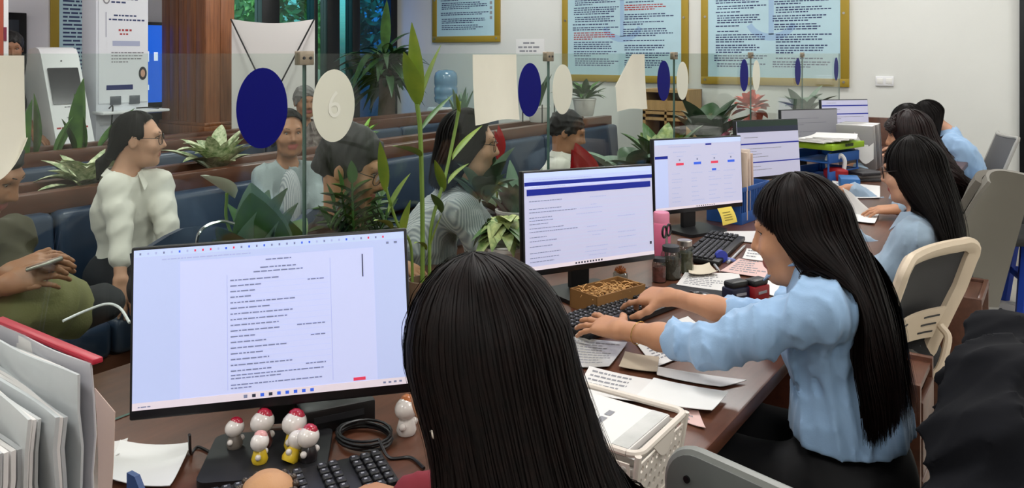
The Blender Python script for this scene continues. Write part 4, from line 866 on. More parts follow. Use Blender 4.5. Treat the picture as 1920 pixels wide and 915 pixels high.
# ================================================================ white perforated basket with documents
bk = thing('plastic_basket', 'white perforated plastic basket full of sleeved documents at the counter edge', 'basket', (-.715, 1.235, ZD + .002)); m_bk = mat('basket_white', 'DDD3C8', .45)
def perf(o, u, v, L, H, n, r, skip=None):
    mb = MB(); ca, cb = L / n, H / r
    for i in range(n):
        for j in range(r):
            x0_, y0_ = i * ca, j * cb; sq = []; hole = []
            for k in range(8):
                a_ = math.pi / 4 * k; cx_, cy_ = math.cos(a_), math.sin(a_); s_ = 1 / max(abs(cx_), abs(cy_))
                sq.append(o + u * (x0_ + ca / 2 + cx_ * s_ * ca / 2) + v * (y0_ + cb / 2 + cy_ * s_ * cb / 2)); hole.append(o + u * (x0_ + ca / 2 + cx_ * ca * .30) + v * (y0_ + cb / 2 + cy_ * cb * .30))
            mb.add(sq + hole, [(k, (k + 1) % 8, 8 + (k + 1) % 8, 8 + k) for k in range(8)])
    return mb
def solid(ob, th): md = ob.modifiers.new('solid', 'SOLIDIFY'); md.thickness = th; md.offset = 0
hx, hy, H = .165, .095, .118; k_ = .9
ux, uy = V(1, 0, 0), V(0, 1, 0)
for o_, u_, v_, L_, n_ in ((V(hx * k_, -hy * k_, 0), uy, V(hx * (1 - k_), 0, H), 2 * hy * k_, 9), (V(-hx * k_, -hy * k_, 0), uy, V(-hx * (1 - k_), 0, H), 2 * hy * k_, 9), (V(-hx * k_, -hy * k_, 0), ux, V(0, -hy * (1 - k_), H), 2 * hx * k_, 15), (V(-hx * k_, hy * k_, 0), ux, V(0, hy * (1 - k_), H), 2 * hx * k_, 15)):
    ob = perf(o_ + nrm(v_) * .012, u_, nrm(v_), L_, np.linalg.norm(v_) - .03, n_, 4).obj('perforated_side', m_bk, bk, smooth=False); solid(ob, .003)
    MB().prism([(0, 0), (L_, 0), (L_, .014), (0, .014)], o_, u_, nrm(v_), nrm(np.cross(u_, v_)), .003).obj('lower_band', m_bk, bk)
for sx in (-1, 1):
    for sy in (-1, 1): MB().tube([V(sx * hx * k_, sy * hy * k_, 0), V(sx * hx, sy * hy, H)], .006, 8).obj('corner_post', m_bk, bk)
MB().tube([V(a_, b_, H) for a_, b_ in rrect(-hx, -hy, hx, hy, .02) + rrect(-hx, -hy, hx, hy, .02)[:1]], .006, 8, cap=False).obj('rim', m_bk, bk)
MB().box((0, 0, .004), (2 * hx * k_, 2 * hy * k_, .004)).obj('bottom', m_bk, bk)
MB().sheet(lambda a, b: V(hx + .002, -.045 + .09 * a, H - .004 - .03 * math.sin(math.pi * a) * b), 10, 2, thick=.003).obj('handle_band', m_bk, bk)
for i in range(7):
    zz = ZD + .012 + .0155 * i; t = thing('sleeved_document', ['bottom', 'second lowest', 'third lowest', 'middle', 'third highest', 'second highest', 'topmost'][i] + ' sleeved document in the white basket', 'document', (-.715 + .004 * (i % 3), 1.235, zz), .02 * (i % 3 - 1), group='documents in the white basket')
    MB().box((0, 0, .006), (.285, .155, .012), bev=.002).obj('sheets', m_sleeve if i % 2 else m_paper2, t)
    if i == 6: prints(t, 'printed_text', para(-.06, .06, .12, .012, 7, .005, rng, m_inkg) + words(-.05, .03, -.06, .012, rng, m_inkg), (0, 0, .0121), V(0, 1, 0), V(-1, 0, 0), V(0, 0, 1), world=False); MB().box((.125, 0, .0126), (.03, .15, .001)).obj('sleeve_seam', m_sleeve, t)

# ================================================================ nearest station
m_figw = mat('ceramic_white', 'E4DCD6', .2, coat=.5); m_figr = mat('ceramic_red', 'B0203A', .25, coat=.5); m_figp = mat('ceramic_pink', 'E0A09C', .3, coat=.4); m_figy = mat('ceramic_yellow', 'E0BE2C', .3, coat=.4); m_figb = mat('ceramic_brown', '5A2A22', .3, coat=.4); m_figk = mat('ceramic_black', '1E1A1C', .3, coat=.4)
def figurine(label, px, py, s, body, cap, lean=0., yaw=0., z=ZD + .016):
    p = Wz(px, py, z); t = thing('figurine', label, 'figurine', (p[0], p[1], z), yaw, group='small round-headed ceramic figurines'); R = Rx(lean)
    def A(v): return R @ (V(*v) * s)
    MB().lathe([(0, 0), (.013 * s, 0), (.015 * s, .006 * s), (.011 * s, .02 * s), (.006 * s, .026 * s)], n=14, R=R).obj('body', body, t)
    for sy in (-1, 1): MB().ball(A((.004, sy * .013, .014)), .0055 * s, 8).obj('arm', m_figw, t)
    MB().ball(A((0, 0, .036)), V(.016, .019, .016) * s, 16, R=R).obj('head', m_figw, t)
    MB().lathe([(.012 * s, .0), (.0115 * s, .004 * s), (.007 * s, .0085 * s), (0, .010 * s)], A((0, .004, .045)), 14, R=R @ Rx(-.5)).obj('cap', cap, t)
Z1 = ZD + .013
figurine('figurine with a red cap on a grey cup, leftmost on the monitor base', 440, 838, 1.0, mat('ceramic_grey', '6E665E', .4), m_figr, z=Z1)
figurine('tallest figurine in a brown outfit with a red cap', 492, 836, 1.25, m_figb, m_figr, z=Z1)
figurine('figurine in yellow with a pink cap in front of the brown-dressed one', 487, 866, 1.0, m_figy, m_figp, yaw=.4, z=Z1)
figurine('figurine lying back with yellow legs at the middle of the base', 541, 866, 1.05, m_figy, m_figp, lean=-.6, z=Z1)
figurine('figurine with dark shoes and a red cap at the right end of the base', 578, 862, 1.15, m_figk, m_figr, z=Z1)
figurine('yellow figurine behind the lying one', 552, 840, 1.3, m_figy, m_figr, z=Z1)
figurine('white figurine with an orange cap between monitor and dark hair', 762, 812, 1.35, m_figw, mat('ceramic_orange', 'C87A4A', .3), z=ZD + .001)
rg = random.Random(77); p = Wz(690, 832, ZD); mb = MB(); pts = []
for i in range(90): a_ = i * .35; pts.append((p[0] + .055 * math.cos(a_) * (1 + .1 * math.sin(i * .13)) - .01, p[1] + .045 * math.sin(a_) * (1 + .1 * math.cos(i * .17)), ZD + .005 + .0004 * i * .5))
pts += [tuple(q) for q in spline([pts[-1], Wz(730, 858, ZD + .004), Wz(770, 858, ZD + .004), Wz(795, 878, ZD + .004)], 8)]
tag(mb.tube(pts, .003, 6).obj('coiled_cable', m_black), 'coiled black cable between monitor base and keyboard', 'cable')
pts = spline([Wz(355, 815, ZD + .06), Wz(358, 850, ZD + .004), Wz(372, 838, ZD + .004), Wz(405, 855, ZD + .004), Wz(440, 880, ZD + .004)], 8)
tag(MB().tube(pts, .0028, 6).obj('cable', m_black), 'thin black cable left of the monitor base', 'cable')
p = Wz(618, 815, ZD); t = thing('power_adapter', 'black adapter box behind the figurines under the monitor', 'adapter', (p[0] - .03, p[1] + .04, ZD), -.5); MB().box((0, 0, .025), (.08, .15, .05), bev=.006).obj('casing', m_black, t); MB().box((.041, 0, .03), (.002, .1, .012)).obj('label_strip', m_dark, t)
p = Wz(502, 935, ZD + .03); t = thing('bead_trimmed_cushion', 'tan rounded dome with a ring of dark beads at the bottom edge', 'cushion', (p[0], p[1], ZD))
MB().lathe([(0, 0), (.04, 0), (.046, .015), (.045, .035), (.038, .055), (.022, .068), (0, .072)], n=28).obj('dome', mat('tan_leather', 'C69468', .55, bump=.2, bscale=200), t, ang=70)
bm_ = MB(); bm_.ball((0, 0, 0), .006, 8); bme = bm_.mesh('bead'); bme.materials.append(mat('bead_dark', '4A4038', .3, metal=.3))
for i in range(24): a_ = 2 * math.pi * i / 24; o = link('bead', bme, t); o.location = (.044 * math.cos(a_), .044 * math.sin(a_), .046 + .004 * (i % 2))
# upright document sleeves in the left foreground (planes along x)
cols = ['F', 'C4C8CA', 'BCC0C2', 'C6C8C8', 'B2B4B6', 'BFC0C2', 'B8B8BC', 'C2C2C8', 'AEAEB4']
labs = ['red-edged folder at the front of the upright document sleeves', 'first', 'second', 'third', 'fourth', 'fifth', 'sixth', 'seventh', 'eighth']
y_ = .60
for i in range(9):
    th_ = [.012, .02, .03, .024, .034, .026, .03, .028, .03][i]; h_ = [.312, .305, .29, .295, .268, .27, .25, .255, .23][i]; x1_ = -1.13 + .004 * ((i * 7) % 5) - .0; x0_ = x1_ - .305
    lb = labs[0] if i == 0 else f'thick grey-white document sleeve, {labs[i]} behind the red-edged folder'
    t = thing('document_sleeve', lb, 'folder', ((x0_ + x1_) / 2, y_ - th_ / 2, ZD + .001), group='upright document sleeves in the left foreground')
    m_ = mat('sleeve_up_%d' % i, cols[i] if i else 'BDBCC2', .3, coat=.3, var=.06, vscale=10)
    for k in range(4):
        q0, q1 = y_ - th_ + th_ * k / 4, y_ - th_ + th_ * (k + .82) / 4
        MB().sheet(lambda a, b, k=k, q=(q0 + q1) / 2: V(x0_ + .305 * a - .006 * k, q + .006 * math.sin(7 * a + k + i) * (1 - b * .5) + .003 * math.sin(11 * b + i), ZD + .001 + h_ * b - .03 * (a if i > 1 else 0) * b - .004 * k * b), 10, 6, thick=max(.0015, th_ * .18)).obj('sheet_bundle', m_ if k in (0, 3) else m_paper2, t, world=True)
    if i == 0: MB().box(((x0_ + x1_) / 2, y_ - .003, ZD + h_ + .002), (.31, .016, .008), Ry(.0), bev=.002).obj('red_edge', mat('binding_red', 'B02238', .4), t, world=True)
    y_ -= th_ + .004
a_ = Wz(200, 690, ZD + .01); o = MB().sheet(lambda a, b: V(-1.20 + .016 * a + .022 * a * b * b, .63 + .01 * a + .006 * math.sin(3 * b), ZD + .002 + .245 * b - .03 * a * b), 5, 6, thick=.001).obj('paper_sheet', mat('paper_peach', 'E2CABC', .7)); tag(o, 'peach paper edge standing behind the red-edged folder', 'paper')
t = thing('file_holder', 'dark blue file holder at the bottom left corner', 'holder', (-1.07, .60, ZD)); m_fh = mat('holder_blue', '123A72', .4)
MB().prism([(0, 0), (.16, 0), (.02, .16), (0, .16)], V(-1.085, .615, ZD + .001), V(1, 0, 0), V(0, 0, 1), V(0, 1, 0), .008).obj('side_panel', m_fh, t, world=True)
MB().bx((-1.44, .60, ZD + .001), (-1.0, .625, ZD + .006)).obj('base_panel', m_fh, t, world=True)
MB().prism(ell(.05, .05, .018, .03, 16), V(-1.085, .614, ZD + .001), V(1, 0, 0), V(0, 0, 1), V(0, -1, 0), .001).obj('white_mark', m_paper, t, world=True)
# ================================================================ chairs and staff-side furniture
m_cwhite = mat('chair_cream', 'D8C6AE', .45); m_cgrey = mat('chair_grey_fabric', '57544F', .85, var=.08, vscale=40); m_mesh = mat('chair_mesh', '3E3E40', .8, bump=.3, bscale=400); m_shell = mat('chair_shell_grey', '77736A', .55); m_chr = mat('chrome', 'C8C8CA', .15, metal=1.)
def swivel(t, seat_m, zs=.46, w=.47, d=.45, frame=m_black):
    """local: chair faces -x; origin on the floor under the seat"""
    MB().box((0, 0, zs - .02), (d, w, .08), bev=.035, seg=3).obj('seat', seat_m, t)
    MB().cyl((0, 0, .09), (0, 0, zs - .06), .025, n=12).obj('gas_post', m_chr, t)
    for k in range(5):
        a = 2 * math.pi * k / 5 + .3; e = V(.28 * math.cos(a), .28 * math.sin(a), .07)
        lg = MB().tube([V(0, 0, .11), e * .6 + V(0, 0, .025), e], [.026, .02, .014], 8).obj('base_leg', frame, t)
        MB().cyl((e[0] - .012 * math.sin(a), e[1] + .012 * math.cos(a), .03), (e[0] + .012 * math.sin(a), e[1] - .012 * math.cos(a), .03), .027, n=12).obj('caster', m_black, lg)
def backpt(s, q, xb, lean, curve, w, z0, z1):
    """point on a chair back: s 0..1 bottom to top, q -1..1 across"""
    z = z0 + (z1 - z0) * s; return V(xb + lean * s - .03 * math.sin(math.pi * s) + curve * (-q * q), q * w / 2, z)
# -- cream-framed mesh chair of the third worker
def frame_chair(label, x, y, yaw):
    t = thing('office_chair', label, 'chair', (x, y, 0), yaw, group='staff office chairs'); swivel(t, m_cgrey, frame=m_cwhite)
    def bp(s, q):
        w = .46 * (.70 + .30 * min(1, s * 1.6)); return V(.16 + .14 * s - .05 * (1 - q * q) * (1 - .3 * s) + .05, q * w / 2, .43 + .42 * s)
    loop = [(0, -1), (0, 1), (1, 1), (1, -1)]
    path = [bp(0, q) for q in np.linspace(-.8, .8, 9)] + [bp(s, 1) for s in np.linspace(.06, .94, 12)] + [bp(1, q) for q in np.linspace(.85, -.85, 10)] + [bp(s, -1) for s in np.linspace(.94, .06, 12)]
    path.append(path[0]); MB().tube(spline(path, 3), .019, 8, flat=1.5, cap=False).obj('back_frame', m_cwhite, t)
    MB().sheet(lambda a, b: bp(.30 + .68 * a, -.93 + 1.86 * b) + V(-.012, 0, 0), 12, 12, thick=.006).obj('back_mesh', m_mesh, t)
    MB().sheet(lambda a, b: bp(.04 + .22 * a, -.85 + 1.7 * b) + V(-.012, 0, 0), 6, 10, thick=.006).obj('lower_mesh', m_mesh, t)
    lum = MB().sheet(lambda a, b: bp(.22 + .26 * a, -.72 + 1.44 * b) + V(.03, 0, 0), 6, 10, thick=.008).obj('lumbar_pad', m_cwhite, t)
    for k in range(3): 
        for q in (-.45, .45): MB().sheet(lambda a, b, k=k, q=q: bp(.27 + .07 * k + .012 * a, q - .18 + .36 * b) + V(.0355, 0, 0), 1, 4, thick=.003).obj('slot', m_dark, lum)
    for sy in (-1, 1): MB().tube(spline([V(.1, sy * .05, .40), V(.27, sy * .08, .40), V(.30, sy * .14, .52), bp(.32, sy * .75) + V(.035, 0, 0)], 6), .013, 8).obj('back_strut', m_cwhite, t)
    return t
def yawback(p, q): d = q - p; return math.atan2(d[1], d[0]) - math.pi / 2
A, B = V(-.42, 2.74, 0), V(-.28, 3.15, 0); yw = yawback(A, B); c = (A + B) / 2 - Rz(yw) @ V(.33, 0, 0)
frame_chair('cream-framed mesh office chair behind the third worker', c[0], c[1], yw)
# -- grey shell chair of the fourth worker
def shell_chair(label, x, y, yaw, mb_=m_shell):
    t = thing('office_chair', label, 'chair', (x, y, 0), yaw, group='staff office chairs'); swivel(t, m_cgrey)
    def bp(a, b, off):
        s, q = a, 2 * b - 1; w = .48 * math.sin(math.pi * (.18 + .66 * s)) ** .55; return V(.23 + .16 * s * s - .09 * (1 - q * q) * .8 + off, q * w / 2, .34 + .62 * s + (.03 * (1 - q * q) if s > .9 else 0))
    MB().sheet(lambda a, b: bp(a, b, .02), 16, 14, thick=.014).obj('back_shell', mb_, t, ang=60)
    MB().sheet(lambda a, b: bp(.12 + .86 * a, .04 + .92 * b, -.012), 14, 12, thick=.03).obj('back_pad', mat('pad_taupe', '6A655C', .85), t, ang=60)
    MB().tube(spline([V(.1, 0, .40), V(.22, 0, .38), bp(.3, .5, .035)], 5), .025, 8).obj('back_strut', m_dark, t)
    return t
A, B = V(-.35, 3.89, 0), V(-.16, 4.26, 0); yw = yawback(A, B); c = (A + B) / 2 - Rz(yw) @ V(.34, 0, 0)
shell_chair('grey padded shell office chair behind the fourth worker', c[0], c[1], yw)
def mesh_chair(label, x, y, yaw):
    t = thing('office_chair', label, 'chair', (x, y, 0), yaw, group='staff office chairs'); swivel(t, m_cgrey)
    bp = lambda s, q: V(.22 + .16 * s - .04 * (1 - q * q), q * .22, .48 + .42 * s)
    MB().sheet(lambda a, b: bp(a, -.95 + 1.9 * b), 8, 8, thick=.01).obj('back_mesh', mat('mesh_grey', '5E5E60', .8), t)
    path = [bp(0, q) for q in np.linspace(-1, 1, 7)] + [bp(s, 1) for s in np.linspace(.1, .9, 6)] + [bp(1, q) for q in np.linspace(1, -1, 7)] + [bp(s, -1) for s in np.linspace(.9, .1, 6)]; path.append(path[0])
    MB().tube(spline(path, 2), .013, 8, cap=False).obj('back_frame', mat('frame_pale', 'A9A7A2', .45), t)
    for sy in (-1, 1): MB().tube(spline([V(.05, sy * .24, .44), V(.06, sy * .28, .55), V(-.02, sy * .28, .66), V(-.16, sy * .28, .665)], 6), .014, 8).obj('armrest', MATS['frame_pale'], t)
    MB().tube([V(.1, 0, .42), V(.22, 0, .44), bp(.25, 0)], .02, 8).obj('back_strut', m_dark, t); return t
p = W(1868, 310, 5.7); mesh_chair('grey mesh office chair with pale edge at the end wall', p[0] - .30, p[1] + .1, .35)
# -- black folding chair with a bag hanging, and blue stool, at the far right
p = W(1910, 420, 4.6); t = thing('black_chair', 'black chair standing by the blue stool at the right edge', 'chair', (p[0] - .06, p[1], 0), .5)
MB().box((0, 0, .45), (.42, .42, .05), bev=.02).obj('seat', m_black, t)
MB().sheet(lambda a, b: V(.2 + .1 * a - .03 * math.sin(math.pi * b), -.21 + .42 * b, .55 + .38 * a), 8, 8, thick=.03).obj('backrest', m_black, t)
for sx, sy in ((-1, -1), (-1, 1), (1, -1), (1, 1)): MB().cyl((sx * .18, sy * .18, .44), (sx * .21, sy * .2, 0.007), .014, n=8).obj('leg', m_blackm, t)
for sy in (-1, 1): MB().tube([V(.2, sy * .17, .44), V(.23, sy * .18, .6)], .012, 8).obj('back_post', m_blackm, t)
p = Wz(1893, 575, .01); t = thing('plastic_stool', 'bright blue plastic stool at the right edge', 'stool', (p[0] + .17, p[1] + .05, 0), .3); m_bs = mat('stool_blue', '1F46B4', .4)
MB().box((0, 0, .44), (.30, .30, .035), bev=.012).obj('seat', m_bs, t)
for sx in (-1, 1):
    for sy in (-1, 1): MB().tube([V(sx * .12, sy * .12, .43), V(sx * .165, sy * .165, .007)], [.035, .03], 6).obj('leg', m_bs, t)
for k, (a, b) in enumerate(((1, 0), (-1, 0), (0, 1), (0, -1))): MB().box((a * .14, b * .14, .2), (.01 if a else .27, .01 if b else .27, .04), bev=.004).obj('brace', m_bs, t)
# -- under-counter pedestals
def pedestal(label, x0, x1, y0, y1, h, rim):
    t = thing('drawer_pedestal', label, 'cabinet', ((x0 + x1) / 2, (y0 + y1) / 2, 0), group='wooden pedestals')
    for a, b in ((y0, y0 + .02), (y1 - .02, y1)): MB().bx((x0, a, .03), (x1, b, h), .002).obj('side_panel', m_wood, t, world=True)
    MB().bx((x0, y0 + .02, h - .03), (x1 - .005, y1 - .02, h - .012), .002).obj('top', m_wood, t, world=True)
    MB().bx((x0, y0 + .02, .03), (x0 + .02, y1 - .02, h - .03)).obj('back', m_woodd, t, world=True)
    if rim:
        MB().bx((x1 - .016, y0 + .02, h - .03), (x1, y1 - .02, h + .0), .002).obj('lip', m_wood, t, world=True)
        MB().bx((x0 + .03, y0 + .03, .05), (x1 - .03, y1 - .03, h * .55)).obj('dark_drawer', m_black, t, world=True)
    else:
        for k in range(3):
            z0_, z1_ = .04 + k * (h - .08) / 3, .03 + (k + 1) * (h - .08) / 3; d_ = MB().bx((x1 - .012, y0 + .022, z0_), (x1 + .004, y1 - .022, z1_), .003).obj('drawer', m_wood, t, world=True)
            MB().bx((x1 + .004, (y0 + y1) / 2 - .05, (z0_ + z1_) / 2 - .006), (x1 + .018, (y0 + y1) / 2 + .05, (z0_ + z1_) / 2 + .006), .003).obj('handle', m_steel, d_, world=True)
    for a in (x0 + .04, x1 - .04):
        for b in (y0 + .04, y1 - .04): MB().cyl((a, b, .007), (a, b, .032), .015, n=8).obj('foot', m_black, t, world=True)
pedestal('wooden pedestal at the shirt hem of the typing woman', -.50, -.30, 2.22, 2.46, .67, False)
pedestal('low wooden pedestal with a raised rim holding a pen cup', -.50, -.26, 3.45, 3.78, .58, True)
t = thing('pen_cup', 'black mesh pen cup on the low wooden pedestal', 'pen cup', (-.40, 3.54, .57))
MB().lathe([(.042, 0), (.045, .1), (.041, .1), (.038, .004), (0, .004)], n=18).obj('cup', m_black, t, ang=50)
for i, (a, b, m) in enumerate(((.01, .02, m_steel), (-.02, .0, m_white), (.015, -.02, m_dark))): MB().cyl((a, b, .006), (a * 2.2, b * 1.8, .15), .004, n=6).obj('pen', m, t)
# -- grey plastic chair back in the right foreground (seat of the nearest worker)
t = thing('office_chair', 'grey plastic-backed chair in the foreground beside the basket', 'chair', (-.15, .90, 0), 0, group='staff office chairs'); m_gp = mat('grey_plastic', '6F7270', .5, var=.04, vscale=20)
La, Lb = W(1268, 850, 1.13), W(1640, 850, .92); uu = nrm((Lb - La) * V(1, 1, 0)); Wd = np.linalg.norm((Lb - La) * V(1, 1, 0)); nn2 = nrm(np.cross(uu, V(0, 0, 1))); ztop = CH - (823 - 100) / F * 1.13
cc = (La + Lb) / 2; t.location = (cc[0] + nn2[0] * -.25, cc[1] + nn2[1] * -.25, 0); t['_o'] = [float(q) for q in t.location]
bo = V(La[0], La[1], ztop - .46)
MB().prism(rrect(0, 0, Wd, .46, .05, 7), bo, uu, V(0, 0, 1), nn2, .022).obj('back_panel', m_gp, t, world=True)
MB().tube([bo + uu * a + V(0, 0, b) + nn2 * .011 for a, b in rrect(.0, .0, Wd, .46, .05, 7) + rrect(.0, .0, Wd, .46, .05, 7)[:1]], .009, 8, cap=False).obj('back_edge', mat('grey_edge', '8A8C88', .4), t, world=True)
MB().prism(rrect(.13, .385, .27, .41, .004, 3), bo + nn2 * .0222, uu, V(0, 0, 1), nn2, .004).obj('grip_strip', mat('grip_grey', '9A9C9A', .4), t, world=True)
MB().cyl(bo + uu * .035 + V(0, 0, .425) + nn2 * .02, bo + uu * .035 + V(0, 0, .425) + nn2 * .025, .005, n=10).obj('screw', m_black, t, world=True)
sc_ = cc - nn2 * .24
MB().box((sc_[0], sc_[1], .45), (.44, .44, .07), Rz(math.atan2(uu[1], uu[0])), bev=.03).obj('seat', m_black, t, world=True)
for a, b in ((-.18, -.18), (.18, -.18), (-.18, .18), (.18, .18)): q = sc_ + uu * a + nn2 * b; MB().cyl((q[0], q[1], .43), (q[0], q[1], .007), .013, n=8).obj('leg', m_blackm, t, world=True)
for a in (.1, Wd - .1): q = bo + uu * a; MB().tube([V(q[0], q[1], bo[2] + .1) - nn2 * .005, V(q[0], q[1], bo[2] - .06) - nn2 * .01, V(sc_[0], sc_[1], .44) + uu * (a - Wd / 2) + nn2 * .2], .012, 8).obj('back_post', m_blackm, t, world=True)
# -- chair of the typing woman with a dark jacket over its back
t = thing('office_chair', 'black office chair under the dark navy jacket', 'chair', (-.45, 1.86, 0), .05, group='staff office chairs'); swivel(t, m_black)
jb = lambda s, q: V(.24 + .10 * s - .04 * (1 - q * q), q * .2, .48 + .38 * s)
MB().sheet(lambda a, b: jb(a, -1 + 2 * b), 8, 8, thick=.03).obj('backrest', m_black, t)
MB().tube([V(.1, 0, .42), V(.2, 0, .44), jb(.3, 0)], .022, 8).obj('back_strut', m_dark, t)
# ================================================================ implicit surfaces for bodies, clothes
class SDF:
    def __init__(s): s.p = []; s.cuts = []
    def rc(s, a, b, ra, rb=None, k=.02, m=0, flat=False, op='add'):
        rb = ra if rb is None else rb; a, b = np.asarray(a, float), np.asarray(b, float); r = max(ra, rb)
        s.p.append((op, 'rc', (a, b, ra, rb, flat), np.minimum(a, b) - r, np.maximum(a, b) + r, k, m)); return s
    def chain(s, pts, rs, k=.02, m=0):
        for i in range(len(pts) - 1): s.rc(pts[i], pts[i + 1], rs[i], rs[i + 1], k, m)
        return s
    def el(s, c, r, R=None, k=.02, m=0, op='add'):
        c = np.asarray(c, float); r = np.asarray(r, float); R = np.eye(3) if R is None else np.asarray(R, float); e = np.abs(R) @ r
        s.p.append((op, 'el', (c, r, R), c - e, c + e, k, m)); return s
    def cut(s, pt, n): s.cuts.append((np.asarray(pt, float), nrm(n))); return s
    def dist(s, P):
        F_ = np.full(len(P), .5)
        for op, ty, a, l, u, k, m in s.p:
            if op != 'add': continue
            if ty == 'rc':
                A, B, ra, rb, fl = a; d = B - A; h_ = np.clip(((P - A) @ d) / (d @ d + 1e-9), 0, 1); D = np.linalg.norm(P - A - h_[:, None] * d, axis=1) - (ra + (rb - ra) * h_)
            else:
                c, r, R = a; q = (P - c) @ R; k0 = np.linalg.norm(q / r, axis=1); k1 = np.linalg.norm(q / r ** 2, axis=1) + 1e-6; D = k0 * (k0 - 1) / k1
            w = np.clip(.5 + .5 * (D - F_) / k, 0, 1); F_ = D * (1 - w) + F_ * w - k * w * (1 - w)
        return F_
    def push(s, P, gap, it=3):
        sh = P.shape; P = P.reshape(-1, 3).copy(); gap = np.broadcast_to(np.asarray(gap, float), (len(P),)) if np.isscalar(gap) else gap.reshape(-1)
        for _ in range(it):
            idx = np.where(s.dist(P) < gap)[0]
            if not len(idx): break
            q = P[idx]; d = s.dist(q); e = 2e-3; G = np.stack([s.dist(q + e * v) - d for v in np.eye(3)], 1) / e; G[:, 2] *= .25; G /= np.linalg.norm(G, axis=1)[:, None] + 1e-6
            P[idx] = q + G * np.maximum(0, gap[idx] - d)[:, None]
        return P.reshape(sh)
    def mesh(s, h, noise=None):
        add = [q for q in s.p if q[0] == 'add']; lo = np.min([q[3] for q in add], 0) - .03; hi = np.max([q[4] for q in add], 0) + .03
        n = np.ceil((hi - lo) / h).astype(int) + 2; ax = [(lo[i] + h * np.arange(n[i])).astype(np.float32) for i in range(3)]
        Fd = np.full(n, .06, np.float32); Mi = np.zeros(n, np.int8); best = np.full(n, 9, np.float32)
        for op, ty, a, l, u, k, m in s.p:
            i0 = np.clip(np.floor((l - lo - .05) / h).astype(int), 0, n - 1); i1 = np.clip(np.ceil((u - lo + .05) / h).astype(int) + 1, 1, n)
            if (i1 <= i0).any(): continue
            sl = tuple(slice(i0[j], i1[j]) for j in range(3)); X = ax[0][sl[0]][:, None, None]; Y = ax[1][sl[1]][None, :, None]; Z = ax[2][sl[2]][None, None, :]
            if ty == 'rc':
                A, B, ra, rb, fl = a; d = (B - A); L2 = float(d @ d) + 1e-9; px, py, pz = X - A[0], Y - A[1], Z - A[2]
                hh = (px * d[0] + py * d[1] + pz * d[2]) / L2; hc = np.clip(hh, 0, 1)
                D = np.sqrt((px - hc * d[0]) ** 2 + (py - hc * d[1]) ** 2 + (pz - hc * d[2]) ** 2) if not fl else np.sqrt((px - hh * d[0]) ** 2 + (py - hh * d[1]) ** 2 + (pz - hh * d[2]) ** 2)
                D = D - (ra + (rb - ra) * hc)
                if fl: L = math.sqrt(L2); D = np.maximum(D, np.maximum(-hh * L, (hh - 1) * L))
            else:
                c, r, R = a; px, py, pz = X - c[0], Y - c[1], Z - c[2]
                q = [px * R[0, j] + py * R[1, j] + pz * R[2, j] for j in range(3)]
                k0 = np.sqrt(sum((q[j] / r[j]) ** 2 for j in range(3))); k1 = np.sqrt(sum((q[j] / r[j] ** 2) ** 2 for j in range(3))) + 1e-6
                D = k0 * (k0 - 1) / k1
            D = D.astype(np.float32); f = Fd[sl]
            if op == 'add':
                w = np.clip(.5 + .5 * (D - f) / k, 0, 1); Fd[sl] = D * (1 - w) + f * w - k * w * (1 - w)
                bm = D < best[sl]; Mi[sl][bm] = m; best[sl][bm] = D[bm]
            else:
                w = np.clip(.5 - .5 * (f + D) / k, 0, 1); Fd[sl] = f * (1 - w) - D * w + k * w * (1 - w)
        if noise is not None:
            idx = np.argwhere(np.abs(Fd) < .03); P = lo + idx * h; Fd[tuple(idx.T)] += noise(P).astype(np.float32)
        for pt, nn_ in s.cuts:
            D = (ax[0][:, None, None] - pt[0]) * nn_[0] + (ax[1][None, :, None] - pt[1]) * nn_[1] + (ax[2][None, None, :] - pt[2]) * nn_[2]; Fd = np.maximum(Fd, D.astype(np.float32))
        return nets(Fd, Mi, lo, h)
def nets(Fd, Mi, lo, h):
    n = np.array(Fd.shape); S = Fd < 0
    c8 = [(i, j, k) for i in (0, 1) for j in (0, 1) for k in (0, 1)]
    cnt = sum(S[i:n[0] - 1 + i, j:n[1] - 1 + j, k:n[2] - 1 + k].astype(np.int8) for i, j, k in c8)
    act = np.argwhere((cnt > 0) & (cnt < 8)); vid = np.full(n - 1, -1, np.int64); vid[tuple(act.T)] = np.arange(len(act))
    vals = {c: Fd[act[:, 0] + c[0], act[:, 1] + c[1], act[:, 2] + c[2]] for c in c8}
    acc = np.zeros((len(act), 3)); m = np.zeros(len(act))
    for a in c8:
        for ax_ in range(3):
            if a[ax_]: continue
            b = list(a); b[ax_] = 1; b = tuple(b); va, vb = vals[a], vals[b]; x = (va < 0) != (vb < 0)
            t = np.where(x, va / np.where(x, va - vb, 1), 0); p = np.tile(np.array(a, float), (len(act), 1)); p[:, ax_] = t; acc[x] += p[x]; m[x] += 1
    Vv = lo + (act + acc / m[:, None]) * h; Q = []
    for ax_ in range(3):
        o1, o2 = [(1, 2), (2, 0), (0, 1)][ax_]
        sl0 = [slice(None)] * 3; sl1 = [slice(None)] * 3; sl0[ax_] = slice(0, -1); sl1[ax_] = slice(1, None)
        A, B = S[tuple(sl0)], S[tuple(sl1)]; e = np.argwhere(A != B); e = e[(e[:, o1] > 0) & (e[:, o2] > 0) & (e[:, o1] < n[o1] - 1) & (e[:, o2] < n[o2] - 1)]
        inn = A[tuple(e.T)]
        def vi(d1, d2): q = e.copy(); q[:, o1] -= d1; q[:, o2] -= d2; return vid[tuple(q.T)]
        q = np.stack([vi(1, 1), vi(0, 1), vi(0, 0), vi(1, 0)], 1); q[~inn] = q[~inn][:, ::-1]; Q.append(q)
    Q = np.vstack(Q); mi = Mi[act[:, 0], act[:, 1], act[:, 2]]
    return Vv, Q, mi[Q[:, 0]]
